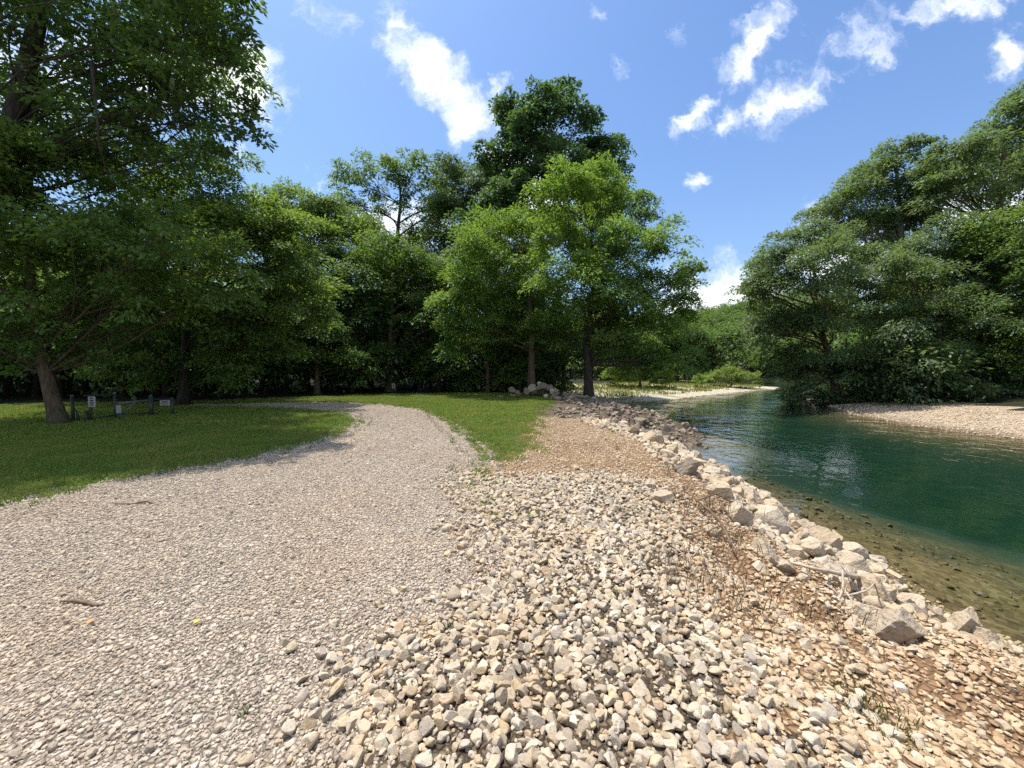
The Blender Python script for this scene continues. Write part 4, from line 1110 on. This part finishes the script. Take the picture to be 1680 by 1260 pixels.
wv = N(nt, "ShaderNodeVectorMath", {0: nz.outputs["Color"], 1: (.5, .5, .5)}, operation="SUBTRACT").outputs[0]
wv = N(nt, "ShaderNodeVectorMath", {0: wv, "Scale": .20}, operation="SCALE").outputs[0]
uvd = N(nt, "ShaderNodeVectorMath", {0: uv, 1: wv}, operation="ADD").outputs[0]
acc = None
CL = [(705, 120, 95, 42, -42, 1.0), (765, 185, 60, 45, -50, 1.0), (655, 35, 50, 18, -45, .7), (540, 22, 55, 28, -20, .55), (1240, 72, 75, 34, 55, .95), (1290, 160, 95, 34, 22, .95), (1205, 205, 45, 22, 40, .7), (1140, 195, 50, 20, 30, .8),
      (1148, 290, 20, 17, 30, .95), (980, 18, 20, 16, 0, .6), (1016, 95, 16, 22, 60, .45), (1570, 5, 120, 26, 8, .85), (1410, 60, 95, 38, 25, .5), (1440, 75, 40, 22, 30, .5), (1665, 90, 40, 34, 40, 1.0),
      (392, 140, 70, 62, -20, 1.5), (300, 130, 120, 60, 0, 1.0), (60, 130, 160, 90, 0, .8), (1195, 480, 100, 50, 0, 1.5), (1150, 520, 90, 34, 0, 1.2), (1340, 362, 30, 22, 20, .9), (515, 300, 26, 14, 20, .55), (450, 322, 30, 14, 0, .8), (1650, 350, 110, 80, 0, 1.2), (860, 310, 90, 80, 0, 1.1), (640, 370, 120, 40, 0, 1.0), (1420, 440, 140, 60, 0, 1.0), (820, 140, 20, 16, 40, .6), (385, 250, 20, 14, 0, .5), (1120, 45, 16, 40, 30, .25)]
for px, py, a, b, ang, wt in CL:
    d = ray(px, py); c = (d[0] / d[1], d[2] / d[1], 0)
    mp = N(nt, "ShaderNodeMapping", {"Vector": uvd, "Location": c, "Rotation": (0, 0, math.radians(ang)), "Scale": (a / F * 1.5, b / F * 1.5, 1)}, vector_type="TEXTURE")
    ln = N(nt, "ShaderNodeVectorMath", {0: mp.outputs[0]}, operation="LENGTH").outputs["Value"]
    v_ = math_(nt, "MULTIPLY_ADD", ln, -wt, wt)
    acc = v_ if acc is None else math_(nt, "MAXIMUM", acc, v_)
fb = N(nt, "ShaderNodeTexNoise", {"Vector": uvd, "Scale": 13.0, "Detail": 8.0, "Roughness": .62}).outputs["Fac"]
acc = math_(nt, "ADD", acc, math_(nt, "MULTIPLY_ADD", fb, 1.4, -.82))
front = N(nt, "ShaderNodeMapRange", {0: sx.outputs[1], 1: .03, 2: .12}).outputs[0]
dens = N(nt, "ShaderNodeMapRange", {0: acc, 1: 0.0, 2: 1.0}, interpolation_type="SMOOTHSTEP").outputs[0]
dens = math_(nt, "MULTIPLY", dens, front)
f2 = N(nt, "ShaderNodeTexNoise", {"Vector": uvd, "Scale": 9.0, "Detail": 5.0}).outputs["Fac"]
ccol = ramp(nt, f2, [(.32, (4.4, 4.8, 5.5)), (.52, (7.0, 7.1, 7.3))])
bn = N(nt, "ShaderNodeTexNoise", {"Vector": dirv, "Scale": 3.2, "Detail": 7.0, "Roughness": .6}).outputs["Fac"]
back = N(nt, "ShaderNodeMapRange", {0: math_(nt, "SUBTRACT", sx.outputs[1], math_(nt, "MULTIPLY", math_(nt, "MAXIMUM", math_(nt, "SUBTRACT", sx.outputs[2], .78), 0.0), 4.0)), 1: .05, 2: -.15}).outputs[0]
bd = math_(nt, "MULTIPLY", N(nt, "ShaderNodeMapRange", {0: bn, 1: .46, 2: .61}, interpolation_type="SMOOTHSTEP").outputs[0], back)  # unseen clouds behind and overhead, added as fill light
dens = math_(nt, "MAXIMUM", dens, bd)
hzf = math_(nt, "MULTIPLY", math_(nt, "POWER", math_(nt, "SUBTRACT", 1.0, math_(nt, "ABSOLUTE", sx.outputs[2])), 3.0), .55)
skyc = mixc(nt, dens, mixc(nt, hzf, mixc(nt, 1.0, sky.outputs[0], (.62, .79, .97), "MULTIPLY"), (2.5, 3.3, 4.3)), ccol)
bg = N(nt, "ShaderNodeBackground", {"Color": skyc, "Strength": .125})
nt.links.new(bg.outputs[0], wo.inputs[0])

# ------------------------------------------------------------------ render settings
scene.view_settings.view_transform = "Standard"; scene.view_settings.look = "None"; scene.view_settings.gamma = 1
scene.view_settings.exposure = 0.80
scene.render.engine = "CYCLES"
cy = scene.cycles
cy.max_bounces = 6; cy.diffuse_bounces = 3; cy.glossy_bounces = 3; cy.transmission_bounces = 4; cy.transparent_max_bounces = 8; cy.volume_bounces = 0
cy.use_denoising = False; cy.caustics_reflective = False; cy.caustics_refractive = False
cy.sample_clamp_indirect = 6
